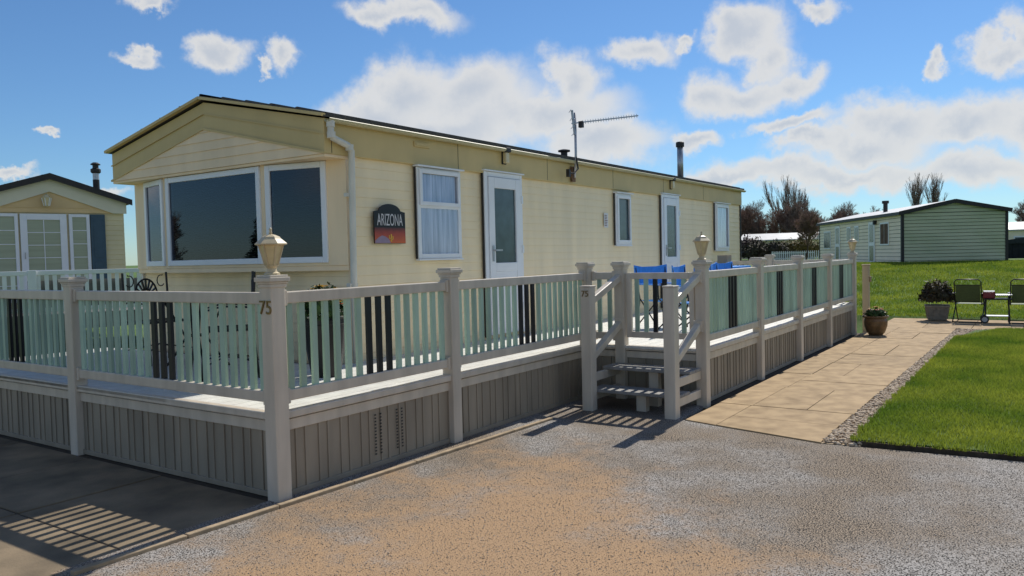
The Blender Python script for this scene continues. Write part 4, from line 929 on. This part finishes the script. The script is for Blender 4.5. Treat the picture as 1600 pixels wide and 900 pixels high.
# ---- vegetation
def shrub(loc, rad, n, ma, label, group, seed, size=.09):
    t = thing('shrub', label, 'shrub', loc, 0, group)
    leaves('foliage', ma, t, n, (0, 0, rad[2]*.35), rad, size, seed)
    q = MB()
    for k in range(6):
        a = k*1.05+seed; q.tube([(0, 0, -.1), (rad[0]*.25*math.cos(a), rad[1]*.25*math.sin(a), rad[2]*.4), (rad[0]*.6*math.cos(a), rad[1]*.6*math.sin(a), rad[2]*.85)], [.03, .02, .008], 5)
    q.build('stem', BARK, t)
    return t
for i, (x, y, rx, h, ma, nm) in enumerate(((46.5, 10.9, 1.0, 1.05, DLEAF, 0), (47, 9.75, .9, .95, DLEAF, 0), (48.5, 11.9, 1.0, 1.3, RLEAF, 1), (49.5, 9.2, 1.1, 1.0, YLEAF, 2), (49.2, 8.3, 1.0, 1.0, YLEAF, 2), (49.6, 10.2, .9, .9, YLEAF, 2))):
    shrub((x, y, 1.0), (rx, rx, h), 1500, ma, ('dark brown-green hedge shrub beside the white picket fence', 'purple-leaved shrub at the cream caravan corner behind the dark hedge', 'yellow-green flowering shrub behind the white picket fence')[nm], ('hedge shrubs by the picket fence', None, 'yellow shrubs behind the picket fence')[nm], i+20, .10)
def seg_mesh(name, segs, ma):
    """segs: array n x 8 (p0, p1, r0, r1) -> three-sided twigs"""
    S = np.asarray(segs, float); p0, p1 = S[:, :3], S[:, 3:6]; d = p1-p0; d /= np.linalg.norm(d, axis=1)[:, None]+1e-9
    a = np.cross(d, np.where(np.abs(d[:, 2:3]) > .9, [[1, 0, 0]], [[0, 0, 1]])); a /= np.linalg.norm(a, axis=1)[:, None]+1e-9; b_ = np.cross(d, a)
    ring = []
    for p, rad in ((p0, S[:, 6:7]), (p1, S[:, 7:8])):
        for k in range(3): ring.append(p+rad*(a*math.cos(2.094*k)+b_*math.sin(2.094*k)))
    vs = np.stack(ring, 1).reshape(-1, 3); o = np.arange(len(S))[:, None]*6
    fs = np.concatenate([o+np.array([[k, (k+1) % 3, 3+(k+1) % 3, 3+k]]) for k in range(3)]); return npmesh(name, vs, fs, ma)
def bare_tree(loc, h, spread, seed, label, group, twig=TWIG, levels=5, upright=.5, cat='tree', thick=1.):
    q = random.Random(seed); big = []; small = []
    def grow(p, d, ln, rad, lev):
        n = 3 if lev < 2 else 2
        for k in range(n):
            d2 = (d+Vector((q.gauss(0, .12), q.gauss(0, .12), q.gauss(0, .06)+.05*upright))).normalized(); p2 = p+d2*ln/n; r2_ = rad*.86
            (big if lev < 2 else small).append((*p, *p2, rad, r2_)); p, d, rad = p2, d2, r2_
            if lev < levels and (k > 0 or lev > 0):
                for c_ in range(2 if lev < 3 else 3):
                    a = q.uniform(0, 6.283); sp = q.uniform(.45, 1.0)*spread
                    nd = (d*1.0+Vector((math.cos(a)*sp, math.sin(a)*sp, upright*q.uniform(.1, .7)))).normalized(); grow(p, nd, ln*q.uniform(.5, .75), rad*.62, lev+1)
        if lev < levels: grow(p, d, ln*.68, rad*.7, lev+1)
    grow(Vector((0, 0, -.15)), Vector((q.gauss(0, .03), q.gauss(0, .03), 1)).normalized(), h*.34, h*.018*thick, 0)
    t = thing('bare_tree', label, cat, loc, 0, group)
    link('trunk', seg_mesh('trunk', big, BARK), t)
    S = np.array(small); S[:, 6:] = np.maximum(S[:, 6:], .0065*thick); link('crown', seg_mesh('crown', S, twig), t); return t
trees = []
t0 = bare_tree((43.2, 7.0, 1.0), 3.3, .9, 1, 'dark bare tree leaning against the far corner of the lap-sided caravan', None, TWIG, 5, .45)
# tall narrow poplars
pz = [(74, 15.9, 9.3), (75, 14.3, 9.0), (74, 4.75, 8.6), (75, 3.75, 8.6)]
for i, (x, y, h) in enumerate(pz):
    bare_tree((x, y, 1.0), h*.95, .13, 40+i, ('tall narrow bare poplar rising above the dark hedge trees' if i < 2 else 'tall narrow bare poplar rising behind the lap-sided caravan roof'), ('poplars above the hedge trees' if i < 2 else 'poplars behind the caravan roof'), TWIG2, 4, 1.3)
protos = [bare_tree((62, 11.5+k*2.4, 1.0), 5.4, .85, 60+k, 'bushy bare brown tree in the hedgerow behind the distant cream caravan', 'bare hedgerow trees', TWIG if k % 2 else TWIG2, 5, .4) for k in range(4)]
rt = random.Random(5)
for i in range(22):
    s = copy_tree(protos[i % 4]); y = 22.5-i*.86 + rt.uniform(-.5, .5); s.location = (63+rt.uniform(-3, 6), y, .95); s.rotation_euler.z = rt.uniform(0, 6.28)
    if y < 9: s['label'] = 'bushy bare brown tree showing behind the lap-sided caravan roof'; s['group'] = 'bare trees behind the lap-sided caravan'
    k = rt.uniform(.75, 1.05)*(1.0 if y > 8 else .98); s.scale = (k, k, k*rt.uniform(.85, 1.05))
for i in range(4):
    s = copy_tree(protos[i]); s['label'] = 'bushy bare brown tree behind the dark shed and white caravans'; s['group'] = 'bare trees behind the shed'; s.location = (66+i, -4.2-i*2.6, .9); s.scale = (.95,)*3; s.rotation_euler.z = i
# trees and a caravan across the park, seen mirrored in the bay window
def conifer(loc, h, rad, seed, label):
    t = thing('conifer_tree', label, 'tree', loc, 0, 'conifers across the park')
    MB().tube([(0, 0, -.1), (0, 0, h*.9)], [.14, .03], 7).build('trunk', BARK, t)
    q = np.random.default_rng(seed); n = 5200; zz = q.uniform(.06, 1, n)**.8*h; rr_ = rad*(1-zz/h)**.8*q.uniform(.55, 1.08, n)*(1+.15*np.sin(zz*6+seed)); a = q.uniform(0, 6.28, n)
    P = np.stack([rr_*np.cos(a), rr_*np.sin(a), zz], -1); d = np.stack([np.cos(a), np.sin(a), -.35+0*a], -1)*.28; s_ = np.stack([-np.sin(a), np.cos(a), q.uniform(-.4, .4, n)], -1)*.10
    vs = np.stack([P-s_, P+s_, P+d], 1).reshape(-1, 3); link('crown', npmesh('crown', vs, np.arange(n)[:, None]*3+np.array([[0, 1, 2]]), CONIF), t)
conifer((-24.5, 35.5, -.06), 5.6, 1.5, 1, 'dense dark conifer across the park mirrored in the bay window'); conifer((-27.5, 37.5, -.06), 6.4, 1.7, 2, 'dense dark conifer across the park mirrored in the bay window'); 
s = copy_tree(protos[0]); s.location = (-19.0, 36.5, -.06); s['label'] = 'bare tree across the park mirrored in the bay window'; s['group'] = 'bare trees across the park'
s = copy_tree(protos[1]); s.location = (-17.0, 42.0, -.06); s['label'] = 'bare tree across the park mirrored in the bay window'; s['group'] = 'bare trees across the park'
far_caravan((-16, 15.2, -.05), R(125), 9, 2.3, 'white caravan across the park mirrored in the bay window', BWHITE, ROOFW)
